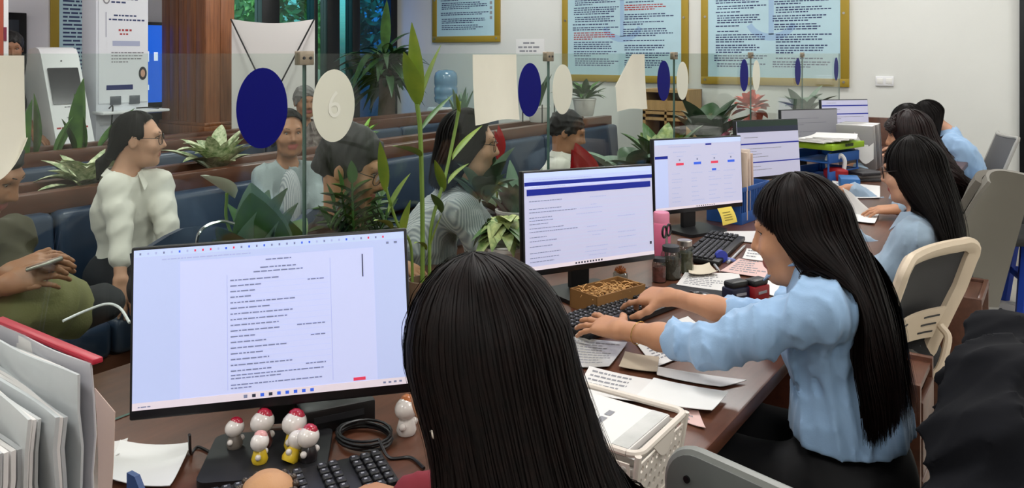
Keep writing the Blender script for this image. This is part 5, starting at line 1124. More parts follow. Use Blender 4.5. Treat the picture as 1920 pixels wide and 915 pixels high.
def relax(Vv, Q, it=1, f=.5):
    for _ in range(it):
        acc = np.zeros_like(Vv); c = np.zeros(len(Vv))
        for a, b in ((0, 1), (1, 2), (2, 3), (3, 0)):
            np.add.at(acc, Q[:, a], Vv[Q[:, b]]); np.add.at(c, Q[:, a], 1); np.add.at(acc, Q[:, b], Vv[Q[:, a]]); np.add.at(c, Q[:, b], 1)
        Vv = Vv * (1 - f) + f * acc / np.maximum(c, 1)[:, None]
    return Vv
def qobj(name, parts, mats, parent, it=1, label=None):
    """parts: list of (V,Q,mi) joined into one mesh, world coordinates"""
    o_ = np.array(parent['_o']) if parent is not None else np.zeros(3); Vs, Qs, Ms, n = [], [], [], 0
    for Vv, Q, mi in parts: Vs.append(relax(Vv, Q, it) - o_); Qs.append(Q + n); Ms.append(mi); n += len(Vv)
    Vs, Qs, Ms = np.vstack(Vs), np.vstack(Qs), np.concatenate(Ms)
    me = bpy.data.meshes.new(name); me.vertices.add(len(Vs)); me.vertices.foreach_set('co', Vs.ravel()); me.loops.add(Qs.size); me.loops.foreach_set('vertex_index', Qs.ravel().astype(np.int32))
    me.polygons.add(len(Qs)); me.polygons.foreach_set('loop_start', np.arange(0, Qs.size, 4, dtype=np.int32)); me.update(calc_edges=True)
    me.polygons.foreach_set('material_index', Ms.astype(np.int32)); me.polygons.foreach_set('use_smooth', np.ones(len(Qs), bool))
    for m in mats: me.materials.append(m)
    return link(name, me, parent, label)
def folds(seed, amp=.006, freq=55., aniso=(1, 1, 1)):
    rg = np.random.RandomState(seed); dirs = rg.normal(size=(6, 3)); dirs /= np.linalg.norm(dirs, axis=1)[:, None]; dirs *= np.array(aniso); ph = rg.uniform(0, 6.28, 6)
    def f(P):
        v = 0
        for i in range(3):
            q = P @ dirs[i] * freq * (.7 + .35 * i) + ph[i] + 1.8 * np.sin(P @ dirs[i + 3] * freq * .35 + ph[i + 3]); v = v + (.36 - (1 - np.abs(np.sin(q * .5))) ** 1.6 * 1.5) / (1 + .6 * i)
        return v * amp
    return f
# ---------------------------------------------------------------- hair
def hair_long(parent, hc, f, u, mt, L=.5, back=V(0, -.1), hw=.1, hd=.03, n=1500, seed=1, face=1.0, fringe=1.25, s=1.0, wave=.0, seg=22, fall=V(0, 0, 0), name='hair', vol=1.0, width=.0022, curl=0., part=.0, shrink=1.0, body=None, sweep=1.4):
    """f: face direction, u: head up; L: length below ear level; back: end offset (right, forward) from the head centre; hw, hd: half width and depth at the ends"""
    rg = np.random.RandomState(seed); f = nrm(f); r = nrm(np.cross(f, u)); u = nrm(np.cross(r, f)); fh = nrm(f * V(1, 1, 0)); rh = V(fh[1], -fh[0], 0)
    rad = V(.083, .103, .108) * s * vol; c = hc + u * .02 * s - f * .012 * s
    def path(phi, off, lenf, jit):
        """phi 0=front, +-pi=back (N,), returns N,seg,3"""
        N = len(phi); t = np.linspace(0, 1, seg)[None, :]; front = np.abs(phi) < face
        amax = np.where(front, fringe + .38 * (np.abs(phi) / face) ** 2.5, 1.62)[:, None]; ta = np.where(front, 1.0, .30 if L > .25 else .5)[:, None]; a = np.clip(t / ta, 0, 1) * amax + .04
        tw = phi[:, None] + part * np.sin(a) * np.sign(phi[:, None])
        k = 1 + off[:, None]
        P = c + k[..., None] * (np.sin(a)[..., None] * (np.sin(tw)[..., None] * r * rad[0] + np.cos(tw)[..., None] * f * rad[1]) + np.cos(a)[..., None] * u * rad[2])
        a1 = amax; ti = np.clip((t - ta) / (1 - ta + 1e-6), 0, 1); fl = (t > ta)[..., None]
        a_e = amax + .04; Pe = c + k[..., None] * (np.sin(a_e)[..., None] * (np.sin(tw[:, -1:])[..., None] * r * rad[0] + np.cos(tw[:, -1:])[..., None] * f * rad[1]) + np.cos(a_e)[..., None] * u * rad[2])
        tgt = hc + rh * (back[0] + hw * np.sin(phi) * shrink)[:, None] + fh * (back[1] + hd * np.cos(phi))[:, None] + V(*fall); tgt = tgt[:, None, :] + (rh * off[:, None, None] * .35 * np.sin(phi)[:, None, None] - fh * (off * .3)[:, None, None])
        sm = ti ** 1.0 * (2 - ti) ** 1 * 1.0; sm = 1 - (1 - ti) ** sweep
        H = Pe * (1 - sm[..., None]) + tgt * sm[..., None]; z = Pe[..., 2] - (L * lenf)[:, None] * ti; H = np.concatenate([H[..., :2], z[..., None]], -1)
        P = np.where(fl & ~front[:, None, None], H, P)
        w = wave * np.sin(14 * t + jit[:, None] * 6) * np.clip(t - .3, 0, 1)
        P = P + (rh * (w * np.cos(jit[:, None]))[..., None] + fh * (w * np.sin(jit[:, None]))[..., None])
        if curl: ph = 26 * t + jit[:, None] * 6; am = curl * np.clip((t - .35) * 2.2, 0, 1); P = P + rh * (am * np.cos(ph))[..., None] + fh * (am * np.sin(ph))[..., None]
        return P
    # inner shell
    M = 72; phi = np.linspace(-math.pi, math.pi, M + 1); P = path(phi, np.full(M + 1, -.03), np.full(M + 1, .93), np.zeros(M + 1))
    if body is not None: P = body.push(P, .012)
    mb = MB(); idx = lambda i, j: i * seg + j; fr = np.abs(phi) < face
    mb.add(P.reshape(-1, 3), [(idx(i, j), idx(i + 1, j), idx(i + 1, j + 1), idx(i, j + 1)) for i in range(M) for j in range(seg - 1) if fr[i] == fr[i + 1]])
    # strands
    phi = rg.uniform(-math.pi, math.pi, n); off = np.clip(rg.normal(.018, .016, n), -.005, .07); lf = 1 + rg.uniform(-.10, .06, n); P = path(phi, off, lf, rg.uniform(-3, 3, n) * (1 if wave or curl else 0) if (wave or curl) else np.zeros(n))
    if body is not None:
        gp_ = np.repeat(.016 + np.clip(off, 0, .06) * .3, seg); D = body.push(P, gp_) - P
        for _ in range(6): D[:, 1:-1] = .25 * D[:, :-2] + .5 * D[:, 1:-1] + .25 * D[:, 2:]; D[:, -1] = D[:, -2]
        P = body.push(P + D, gp_ * .6, 2)
    P = P + np.cumsum(rg.normal(0, .0005, (n, seg, 3)), 1)
    T = np.gradient(P, axis=1); rdl = P - hc; side = np.cross(T, rdl); side /= np.linalg.norm(side, axis=2)[..., None] + 1e-9
    wd = width * rg.uniform(.5, 1.5, (n, 1, 1)) * np.sqrt(np.clip(1.05 - np.linspace(0, 1, seg) ** 3, .08, 1))[None, :, None]
    nrmv = np.cross(side, T); nrmv /= np.linalg.norm(nrmv, axis=2)[..., None] + 1e-9; tl = rg.uniform(-.15, .15, (n, 1, 1)); sd = side + nrmv * tl
    VV = np.stack([P - sd * wd, P + sd * wd], 2).reshape(-1, 3); base = np.arange(n)[:, None] * seg * 2 + np.arange(seg - 1)[None, :] * 2; b0 = base.ravel()
    mb.add(VV, [(int(b), int(b) + 1, int(b) + 3, int(b) + 2) for b in b0])
    return mb.obj(name, mt, parent, world=True, ang=180)
# ---------------------------------------------------------------- people
SK = {'a': mat('skin_warm', 'C08A68', .5, sss=.06, var=.06, vscale=25), 'b': mat('skin_light', 'C9987C', .5, sss=.06, var=.06, vscale=25), 'c': mat('skin_tan', 'A27254', .5, sss=.05, var=.06, vscale=25)}
m_lip = mat('lips', 'A85A52', .45); m_nail = mat('nail', 'E6D2C8', .25, coat=.4); m_eye = mat('eye_white', 'B4ABA4', .3); m_iris = mat('iris_dark', '1C120E', .2, coat=.5); m_brow = mat('brow_dark', '1E1612', .8)
m_hair = mat('hair_black', '070505', .55, spec=.14, var=.5, vscale=60, col2='100A08'); m_hairb = mat('hair_brown_black', '080505', .52, spec=.15, var=.5, vscale=60, col2='160B09'); m_hairg = mat('hair_grey', '6E6A68', .7, var=.3, vscale=40, bump=.2, bscale=90); m_hairs = mat('hair_short', '110D0C', .6, bump=.25, bscale=90)
m_wire = mat('glasses_wire', '2A2626', .3, metal=.6); m_lens = glassmat('lens', 'F2F4F4', 1.4, .02)
def frame_of(f, up=V(0, 0, 1)):
    f = nrm(f); r = nrm(np.cross(f, up)); return r, f, nrm(np.cross(r, f))
def hand(S, w, d, n, thumb, curl=(.25, .3, .3), spread=.12, s=1.0, tc=.3, fc=None):
    """w wrist, d pointing direction, n back-of-hand normal, thumb: +1/-1 side of the thumb along d x n"""
    d = nrm(d); l = nrm(np.cross(d, n)) * thumb; n = nrm(n - d * d.dot(n))
    K = []
    for i, (lo_, fl_) in enumerate(((.027, .086), (.009, .09), (-.009, .086), (-.026, .078))):
        kn = w + (d * fl_ + l * lo_) * s; K.append(kn); S.rc(w + l * lo_ * .55 * s + d * .01 * s, kn, .0165 * s, .0115 * s, .012)
    S.el(w + d * .05 * s - n * .004 * s, V(.03, .045, .013) * s, np.stack([l, d, n], 1), .012)
    for i, (L, r0) in enumerate((((.040, .024, .02), .0086), ((.044, .028, .021), .0088), ((.041, .026, .02), .0084), ((.032, .019, .018), .0076))):
        p = K[i]; cu = fc[i] if fc is not None else curl; a = 0.; dd = nrm(d + l * spread * (1.2, .35, -.35, -1.2)[i])
        for j in range(3):
            a += cu[j]; v = nrm(dd * math.cos(a) - n * math.sin(a)); q = p + v * L[j] * s; S.rc(p, q, (r0 - .0007 * j) * s, (r0 - .0007 * (j + 1)) * s, .005)
            if j == 2: S.el(q - v * .004 * s + nrm(n * math.cos(a) + dd * math.sin(a)) * r0 * .45 * s, V(.005, .0075, .0035) * s, np.stack([nrm(np.cross(v, n)), v, nrm(np.cross(np.cross(v, n), v))], 1), .001, m=2)
            p = q
    p = w + (d * .022 + l * .022) * s; v = nrm(d * .62 + l * .75 - n * .25)
    for L, ra, rb in ((.042, .014, .0105), (.032, .0105, .0095), (.026, .0095, .0075)):
        q = p + v * L * s; S.rc(p, q, ra * s, rb * s, .008); p = q; v = nrm(v + d * tc - l * tc * .5)
    S.rc(w - d * .03 * s, w + d * .012 * s, .0195 * s, .0205 * s, .015)
def head(S, c, f, up, s=1.0, male=False):
    r, f, u = frame_of(f, up); R = np.stack([r, f, u], 1)
    def A(x, y, z): return c + (r * x + f * y + u * z) * s
    S.el(A(0, -.012, .028), V(.074, .094, .086) * s, R, .03); S.el(A(0, .028, -.03), V(.061, .066, .084) * s, R, .03)
    S.rc(A(-.03, .045, -.083), A(.03, .045, -.083), .024 * s, None, .03); S.el(A(0, .072, -.095), V(.021, .018, .017) * s, R, .022)
    S.rc(A(0, .088, .018), A(0, .108, -.024), .007 * s, .0105 * s, .013); S.rc(A(-.012, .094, -.03), A(.012, .094, -.03), .0085 * s, None, .010)
    for x in (-1, 1): S.el(A(x * .036, .066, -.028), V(.024, .02, .022) * s, R, .025); S.el(A(x * .029, .090, .012), V(.018, .012, .010) * s, R, .008, op='sub')
    S.rc(A(-.034, .079, .031), A(.034, .079, .031), .011 * s, None, .02)
    S.rc(A(-.017, .089, -.0575), A(.017, .089, -.0575), .0055 * s, None, .005, m=1); S.rc(A(-.014, .088, -.066), A(.014, .088, -.066), .0062 * s, None, .005, m=1)
    for x in (-1, 1): S.el(A(x * .076, -.006, -.006), V(.009, .019, .03) * s, R, .008); S.el(A(x * .083, -.002, -.004), V(.004, .010, .018) * s, R, .006, op='sub')
def face_parts(t, c, f, up, s=1.0, glasses=None, look_down=False):
    r, f, u = frame_of(f, up); R = np.stack([r, f, u], 1)
    def A(x, y, z): return c + (r * x + f * y + u * z) * s
    for x in (-1, 1):
        e = MB().ball(A(x * .029, .0715, .011), .0118 * s, 12).obj('eye', m_eye, t, world=True)
        MB().ball(A(x * .029, .0783, .009 if not look_down else .005), .0055 * s, 10).obj('iris', m_iris, e, world=True)
        MB().tube([A(x * .0435, .075, .011), A(x * .036, .0835, .0185), A(x * .026, .086, .019), A(x * .017, .083, .012)], V(.0015, .0022, .0022, .0012) * s, 6).obj('eyelid', m_brow, t, world=True)
        MB().tube([A(x * .047, .073, .031), A(x * .034, .088, .037), A(x * .015, .0915, .033)], V(.0018, .003, .0028) * s, 6, flat=.6).obj('eyebrow', m_brow, t, world=True)
    if glasses:
        g = glasses; go = MB()
        for x in (-1, 1):
            pts = [A(x * .033 + .026 * math.cos(a), .104 - .012 * abs((x * .033 + .026 * math.cos(a)) / .06), .004 + .022 * math.sin(a)) for a in np.linspace(0, 2 * math.pi, 24)]
            go.tube(pts, .0014 * s, 6, cap=False); go.tube([A(x * .059, .095, .01), A(x * .074, .07, .012), A(x * .08, .0, .012)], .0014 * s, 6)
        go.tube([A(-.008, .106, .012), A(0, .108, .014), A(.008, .106, .012)], .0014 * s, 6)
        o = go.obj('glasses', g, t, world=True)
        for x in (-1, 1): MB().prism([(.026 * s * math.cos(a), .022 * s * math.sin(a)) for a in np.linspace(0, 2 * math.pi, 20)[:-1]], A(x * .033, .1, .004), r, u, f, .0005).obj('lens', m_lens, o, world=True)
def hair_short(t, c, f, up, s, mt, seed=1, top=.0, name='hair'):
    r, f, u = frame_of(f, up); R = np.stack([r, f, u], 1)
    def A(x, y, z): return c + (r * x + f * y + u * z) * s
    S = SDF(); S.el(A(0, -.018, .036), V(.085, .102, .092 + top) * s, R); S.rc(A(-.03, -.085, -.02), A(.03, -.085, -.02), .025 * s, None, .03)
    for x in (-1, 1): S.rc(A(x * .073, .012, .02), A(x * .073, .015, -.012), .010 * s, .006 * s, .015)
    S.el(A(0, .085, -.02), V(.09, .05, .075) * s, R, .015, op='sub'); S.el(A(0, .03, -.085), V(.1, .095, .07) * s, R, .02, op='sub')
    return qobj(name, [S.mesh(.005 * s, folds(seed, .004, 160))], [mt], t, 1)
def collar(t, nb, f, up, m, r0=.062, name='collar'):
    """standing shirt collar with points, around the neck base nb"""
    r, f, u = frame_of(f, up); mb = MB()
    def fn(a, b):
        ang = math.pi * (.13 + 1.74 * a); x, y = math.sin(ang), math.cos(ang); pt = max(0, 1 - min(a, 1 - a) / .16)
        rr = r0 * (1.05 + .35 * b); h = .035 - .028 * b * (1 + .0 * pt) + (-.045 * pt * b) - .02 * (y > 0) * y
        return nb + r * x * rr * 1.05 + f * (y * rr * 1.0 + .01 + .02 * pt * b) + u * h
    mb.sheet(fn, 32, 3, thick=.003); return mb.obj(name, m, t, world=True, ang=60)
BODY = {}
def person(label, P, skin='a', shirt=None, pants=None, hb=.010, hs=.010, hhead=.005, seed=1, fold=.0055, ffreq=150., cuff=True, hem=None, male=False, neck_open=.0, col_m=None, scale=1.0, glasses=None, hands=True, seat_legs=True, slim=1.0, group=None, sleeve_l=None, sleeve_r=None, hh=.0042, hsc=.95, shirt_name='shirt', loose=0., fan=(1, 1, .6)):
    """P: world joints: head, f (face dir), hup, neck, chest, waist, pelvis, shl, shr, ell, elr, wrl, wrr, hdl, hdr (hand dir), hipl.. knl, knr, anl, anr; cuff fraction sleeve_l/r along the forearm"""
    t = thing('person', label, 'person', (P['pelvis'][0], P['pelvis'][1], 0), 0, group)
    g = lambda k: np.asarray(P[k], float); lat = nrm(g('shr') - g('shl')); fw = nrm(np.cross(V(0, 0, 1), lat)); R = np.stack([lat, fw, V(0, 0, 1)], 1)
    up = P.get('hup', V(0, 0, 1)); sc = scale
    def torso(S, e, k=.04):
        up_t = nrm(g('neck') - g('waist')); ft = nrm(np.cross(up_t, lat)); Rt = np.stack([lat, ft, up_t], 1)
        S.el(g('chest') + up_t * .03, V(.155 * slim + e, .098 * slim + e, .15 + e), Rt, k); S.el(g('waist'), V(.125 * slim + e, .09 * slim + e, .14), Rt, .07); S.el(g('pelvis'), V(.16 * slim + e, .115 * slim + e, .12), None if False else np.stack([lat, fw, V(0, 0, 1)], 1), .06)
        S.rc(g('shl'), g('chest') + up_t * .09 - lat * .03, .052 + e, .06 + e, .04); S.rc(g('shr'), g('chest') + up_t * .09 + lat * .03, .052 + e, .06 + e, .04)
        S.rc(g('neck') - up_t * .02, g('chest') + up_t * .1, .045 + e, .07 + e, .04); S.rc(g('shl'), g('neck') - up_t * .03, .045 + e, .045 + e, .04); S.rc(g('shr'), g('neck') - up_t * .03, .045 + e, .045 + e, .04)
        if not male:
            for x in (-1, 1): S.el(g('chest') + ft * .072 + lat * x * .06 - up_t * .01, V(.058 + e, .05 + e, .06 + e), Rt, .04)
    # body
    S = SDF(); torso(S, -.012)
    for a in 'lr': S.chain([g('sh' + a), g('el' + a), g('wr' + a)], [.040, .033, .02], .02)
    S.chain([g('pelvis') - V(0, 0, .02) - lat * .08, g('knl')], [.072, .05]); S.chain([g('pelvis') - V(0, 0, .02) + lat * .08, g('knr')], [.072, .05])
    S.chain([g('knl'), g('anl')], [.048, .032]); S.chain([g('knr'), g('anr')], [.048, .032])
    parts = [S.mesh(.014)]
    S = SDF(); hc = g('head'); r_, f_, u_ = frame_of(P['f'], up); head(S, hc, P['f'], up, sc, male); S.rc(hc - u_ * .05 * sc - f_ * .022 * sc, g('neck') - V(0, 0, .01), .05 * sc, .052 * sc, .03); S.el(g('neck') - V(0, 0, .035), V(.075, .06, .05), R, .03); parts.append(S.mesh(hhead))
    if hands:
        for a, th_ in (('l', 1), ('r', -1)):
            if 'hd' + a in P:
                S = SDF(); d, n_ = P['hd' + a]; opt = P.get('ho' + a, {}); S.chain([g('el' + a), g('el' + a) * .45 + g('wr' + a) * .55, g('wr' + a)], [.036, .0295, .0195], .02); hand(S, g('wr' + a), np.asarray(d, float), np.asarray(n_, float), th_, s=hsc, **opt); parts.append(S.mesh(hh))
    body = qobj('body', parts, [SK[skin], m_lip, m_nail], t, 1)
    # shirt
    if shirt is not None:
        S = SDF(); torso(S, .004)
        if loose: S.el(g('waist') - V(0, 0, .04), V(.13 + loose, .095 + loose, .17), R, .05)
        for a in 'lr':
            fr = (sleeve_l if a == 'l' else sleeve_r); fr = .95 if fr is None else fr
            e0, s0, w0 = g('el' + a), g('sh' + a), g('wr' + a)
            if fr >= 0:
                ce = e0 + (w0 - e0) * max(fr, .05); S.chain([s0, s0 * .4 + e0 * .6, e0], [.055, .051, .046], .03); S.rc(e0, ce, .046, .043, .03, flat=False) if fr < .1 else S.rc(e0, ce - (w0 - e0) * .06, .047, .039, .02)
                if cuff: S.rc(ce - nrm(w0 - e0) * .055, ce, .043, .042, .008, flat=True)
            else: ce = s0 + (e0 - s0) * (-fr); S.rc(s0, ce, .058, .054, .03, flat=False)
        if hem is not None: S.cut((0, 0, hem), (0, 0, -1))
        S.rc(g('neck') + V(0, 0, .0) + fw * .012, g('neck') + V(0, 0, .2) + fw * .05, .054, .085, .006, op='sub')
        BODY[t.name] = S; qobj(shirt_name, [S.mesh(hs, folds(seed, fold, ffreq, fan))], [shirt], t, 2)
    if col_m is not None: collar(t, g('neck') - V(0, 0, .012), fw, V(0, 0, 1) + fw * .2, col_m)
    if pants is not None:
        S = SDF(); S.el(g('pelvis') + V(0, 0, .0), V(.175, .135, .13), R, .05)
        for x, k_ in ((-1, 'knl'), (1, 'knr')): S.chain([g('pelvis') + lat * x * .085 - V(0, 0, .03), g(k_), g('an' + k_[2])], [.092, .068, .05], .04)
        qobj('trousers', [S.mesh(.012, folds(seed + 9, .005, 45))], [pants], t, 1)
        for k_ in 'lr':
            a_ = g('an' + k_); MB().ball(a_ + fw * .06 + V(0, 0, -.025), V(.045, .12, .04), 12, R=R).obj('shoe', m_black, t, world=True)
    face_parts(t, hc, P['f'], up, sc, glasses, P.get('down', False))
    return t
def seated(pel, f, lean=.0, sh=.2, zsh=.50, neck=.60, side=0.):
    """default joints of a seated person: pel pelvis centre, f horizontal facing"""
    f = nrm(V(f[0], f[1], 0)); lat = np.cross(f, V(0, 0, 1)); pel = np.asarray(pel, float); u = nrm(V(0, 0, 1) + f * lean + lat * side)
    P = dict(pelvis=pel, waist=pel + u * .14, chest=pel + u * .35, neck=pel + u * neck, shl=pel + u * zsh - lat * (sh - .03), shr=pel + u * zsh + lat * (sh - .03))
    for k, x in (('l', -1), ('r', 1)):
        P['kn' + k] = pel + f * .42 + lat * x * .11 + V(0, 0, .0); P['an' + k] = pel + f * .40 + lat * x * .11 - V(0, 0, pel[2] - .07)
        P['el' + k] = P['sh' + k] + f * .08 + lat * x * .05 - V(0, 0, .26); P['wr' + k] = P['el' + k] + f * .22 - V(0, 0, .03) - lat * x * .06
    P['f'] = f; P['head'] = P['neck'] + V(0, 0, .14) + f * .03; return P
# ================================================================ staff
m_blue = mat('shirt_light_blue', '93B3D6', .8, sheen=.2, bump=.1, bscale=300); m_blue2 = mat('shirt_blue_grey', '94A9BD', .8, sheen=.2, bump=.1, bscale=300); m_pantb = mat('trousers_black', '101013', .8)
# -- the typing woman
P = dict(pelvis=V(-.40, 1.92, .55), waist=V(-.405, 1.92, .70), chest=V(-.42, 1.92, .86), neck=V(-.475, 1.915, 1.035), shl=V(-.425, 1.765, .955), shr=V(-.425, 2.06, .945), ell=V(-.645, 1.71, .85), elr=V(-.64, 2.10, .80),
         wrl=V(-.905, 1.784, .815), wrr=V(-.885, 2.03, .838), knl=V(-.80, 1.82, .54), knr=V(-.80, 2.05, .54), anl=V(-.78, 1.82, .08), anr=V(-.78, 2.05, .08))
hc2 = W(1500, 436, 1.84); P['head'] = hc2; P['f'] = nrm(V(-.98, -.10, -.20)); P['hup'] = V(-.12, 0, 1)
P['hdl'] = (V(-.95, .30, -.10), V(-.12, -.32, 1)); P['hol'] = dict(fc=[(.06, .18, .18), (.06, .16, .14), (.08, .18, .16), (.14, .22, .2)], spread=.24, tc=.1)
P['hdr'] = (V(-.85, .16, -.14), V(-.2, -.35, .9)); P['hor'] = dict(fc=[(.15, .25, .2), (.6, .6, .35), (.75, .65, .4), (.85, .7, .4)], spread=.10, tc=.35)
w2 = person('woman in a light blue shirt with long black hair typing at the second monitor', P, 'a', m_blue, m_pantb, seed=3, sleeve_l=.42, sleeve_r=.42, hs=.0055, fold=.0062, ffreq=140, hh=.0034, hhead=.0045, col_m=m_blue, slim=1.0, hem=.65, loose=.028)
hair_long(w2, hc2, P['f'], P['hup'], m_hairb, L=.37, back=V(-.085, -.165), hw=.075, hd=.035, n=5000, seed=5, face=1.1, fringe=1.22, sweep=2.0, fall=V(.0, .0, 0), vol=1.04, width=.0011, seg=26, body=BODY[w2.name])
mb = MB(); c_ = P['wrl'] * .80 + P['ell'] * .20; ax_ = nrm(P['wrl'] - P['ell']); a1 = nrm(np.cross(ax_, V(0, 0, 1))); a2 = np.cross(ax_, a1)
mb.tube([c_ + (a1 * math.cos(q) + a2 * math.sin(q)) * .0275 + ax_ * .006 * math.sin(q) for q in np.linspace(0, 2 * math.pi, 24)], .0011, 5, cap=False); tag(mb.obj('bracelet', mat('gold_thin', 'C9A25A', .25, metal=1.)), 'thin gold bracelet on the typing woman\'s wrist', 'bracelet')
# -- nearest worker, seen from behind
hc1 = W(908, 695, .97); f1 = nrm(V(-.97, .2, -.22)); P = seated(V(-.34, .80, .56), V(-.97, .2, 0), lean=.28, zsh=.42, neck=.51); P['head'] = hc1; P['f'] = f1; P['hup'] = V(-.2, .03, 1); P['neck'] = hc1 + V(.045, -.01, -.165); P['shl'] = P['neck'] + V(.03, -.15, -.09); P['shr'] = P['neck'] + V(.05, .15, -.09); P['chest'] = P['neck'] * .6 + P['pelvis'] * .4; P['waist'] = P['neck'] * .2 + P['pelvis'] * .8; P['pelvis'] = P['pelvis'] + V(.06, 0, 0)
P['wrl'] = V(-.93, .72, .80); P['wrr'] = V(-.94, .98, .80); P['ell'] = V(-.66, .62, .82); P['elr'] = V(-.68, 1.06, .82); P['hdl'] = (V(-1, .2, -.1), V(0, 0, 1)); P['hdr'] = (V(-1, 0, -.1), V(0, 0, 1)); P['wrr'] = V(-.86, .93, .79)
P['wrl'] = V(-.80, .66, .79)
m_red = mat('shirt_dark_red', '7A1626', .8)
w1 = person('woman with long dark hair seen from behind at the nearest monitor', P, 'a', m_red, m_pantb, seed=5, hs=.01)
hair_long(w1, hc1, f1, P['hup'], m_hairb, L=.50, back=V(.06, -.12), hw=.11, hd=.05, n=7000, seed=8, face=.7, fringe=1.2, vol=1.06, width=.0009, seg=26, wave=.003, body=BODY[w1.name])
r1, ff1, u1 = frame_of(f1, P['hup']); q = hc1 - r1 * .082 - u1 * .045 + ff1 * .0
o = MB().ball(q, .008, 12).obj('earring', mat('pearl', 'E8DCCF', .15, coat=.6), w1, world=True)
# -- third worker
def worker(label, px, ptop, depth, f, shirt, skin, seed, hairkw, lean=.2, glasses=None, hands=None, hs=.010, col=True, dz=0., hback=.04, tor=None, mt=m_hair, fp=-.15, pants=m_pantb, nko=.035, nkz=0., shw=.145, slim=.95):
    """head top at picture point (px, ptop) at that depth"""
    top = W(px, ptop, depth); hc = top - V(0, 0, .125); f = nrm(V(f[0], f[1], 0)); pel = V(hc[0] - f[0] * (hback + .1), hc[1] - f[1] * (hback + .1), hc[2] - .645 + dz)
    if tor is not None: pel = V(tor[0], tor[1], pel[2])
    d = hc - pel; u = nrm(V(d[0], d[1], .6)); P = seated(pel, f, lean=lean); lat = np.cross(f, V(0, 0, 1))
    nk = hc + V(-f[0] * nko, -f[1] * nko, -.155 + nkz); P['neck'] = nk; P['chest'] = pel * .42 + nk * .58; P['waist'] = pel * .78 + nk * .22; P['shl'] = nk - lat * shw - V(0, 0, .065) + f * .01; P['shr'] = nk + lat * shw - V(0, 0, .065) + f * .01
    P['head'] = hc; P['f'] = nrm(f + V(0, 0, fp)); P['hup'] = nrm(V(f[0] * .15, f[1] * .15, 1))
    for k, x in (('l', -1), ('r', 1)):
        P['el' + k] = P['sh' + k] + f * .12 + lat * x * .04 - V(0, 0, .20); P['wr' + k] = V(*(P['el' + k] + f * .20 - lat * x * .05)); P['wr' + k][2] = max(.79, P['el' + k][2] - .05) if hands != 'lap' else .62; P['hd' + k] = (f + V(0, 0, -.2), V(0, 0, 1) + f * .2)
    if hands and hands != 'lap':
        for k, v in hands.items(): P[k] = v
    t = person(label, P, skin, shirt, pants, seed=seed, hs=hs, glasses=glasses, col_m=shirt if col else None, hh=.006, hhead=.006, slim=slim)
    if hairkw.pop('short', False): hair_short(t, hc, P['f'], P['hup'], 1.0, hairkw.get('mt', m_hairs), seed, hairkw.get('top', 0))
    else: hair_long(t, hc, P['f'], P['hup'], mt, seed=seed, body=BODY[t.name], **hairkw)
    return t, P
worker('woman in a blue-grey shirt and glasses in the cream-framed chair', 1712, 258, 2.97, V(-.98, .05, 0), m_blue2, 'b', 11, dict(L=.27, back=V(-.0, -.11), hw=.12, hd=.05, n=2800, face=.5, fringe=1.4, width=.0018), glasses=m_wire, tor=(-.50, 3.20), hs=.008)
P3 = dict(wrr=V(-.74, 4.18, .80), elr=V(-.62, 4.38, .86))
p_ = Wz(1652, 390, .80); worker('woman with curly dark reddish hair behind the third worker', 1707, 208, 3.95, V(-.97, -.1, 0), m_blue2, 'a', 13, dict(L=.34, back=V(-.02, -.24), hw=.11, hd=.06, n=1800, face=.7, fringe=1.2, width=.003, curl=.022, sweep=.75), tor=(-.50, 4.32),
       hands=dict(wrl=V(p_[0] + .07, p_[1] + .02, .80), ell=V(-.52, 4.12, .84), hdl=(V(-.95, -.2, -.1), V(0, -.2, 1))), mt=mat('hair_red_black', '120909', .5, spec=.3, var=.5, vscale=60, col2='24100F'))
worker('dark-haired worker whose head shows between two colleagues', 1702, 196, 5.0, V(-.98, -.1, 0), m_blue2, 'a', 15, dict(L=.2, back=V(0, -.06), hw=.1, hd=.06, n=900, face=.7, fringe=1.2, width=.004), tor=(-.66, 5.40))
worker('woman in a pale blue shirt bending forward at the far end of the counter', 1742, 189, 5.85, V(-.95, -.25, 0), m_blue, 'b', 17, dict(L=.22, back=V(-.02, .02), hw=.1, hd=.08, n=1100, face=.7, fringe=1.2, width=.004), tor=(-.36, 6.30), fp=-.5, nko=.13, nkz=.06)
# -- jacket over the typing woman's chair
S = SDF(); jx = -.16
S.chain([V(jx, 1.60, .90), V(jx + .01, 1.74, .965), V(jx + .02, 1.95, .97), V(jx + .02, 2.12, .93)], [.055, .07, .07, .06], .06)
for y, dz, dx in ((1.60, .62, .02), (1.70, .55, .06), (1.82, .52, .08), (1.95, .52, .08), (2.08, .58, .06)): S.rc(V(jx + .02, y, .92), V(jx + dx + .02, y - .02, dz), .06, .07, .06); S.rc(V(jx - .02, y, .92), V(jx - .03, y - .03, dz + .12), .05, .045, .06)
S.chain([V(jx + .02, 1.62, .90), V(jx - .03, 1.50, .80), V(jx - .02, 1.47, .62), V(jx, 1.47, .5)], [.07, .075, .07, .06], .04)
S.chain([V(jx + .06, 1.64, .92), V(jx + .12, 1.52, .84), V(jx + .15, 1.45, .66), V(jx + .16, 1.44, .5)], [.06, .07, .075, .07], .03)
S.rc(V(jx - .01, 1.72, 1.0), V(jx + .02, 1.95, 1.0), .022, .022, .03)

for q_ in range(len(S.p)): op_, ty_, a_, l_, u_2, k_, m_ = S.p[q_]; sh_ = V(.045, 0, -.10); S.p[q_] = (op_, ty_, (a_[0] + sh_, a_[1] + sh_) + a_[2:], l_ + sh_, u_2 + sh_, k_, m_)
jo = qobj('jacket', [S.mesh(.009, folds(4, .012, 75))], [mat('jacket_navy', '0A0B11', .9, spec=.2)], None, 1); tag(jo, 'dark navy jacket draped over a chair in the right foreground', 'jacket')
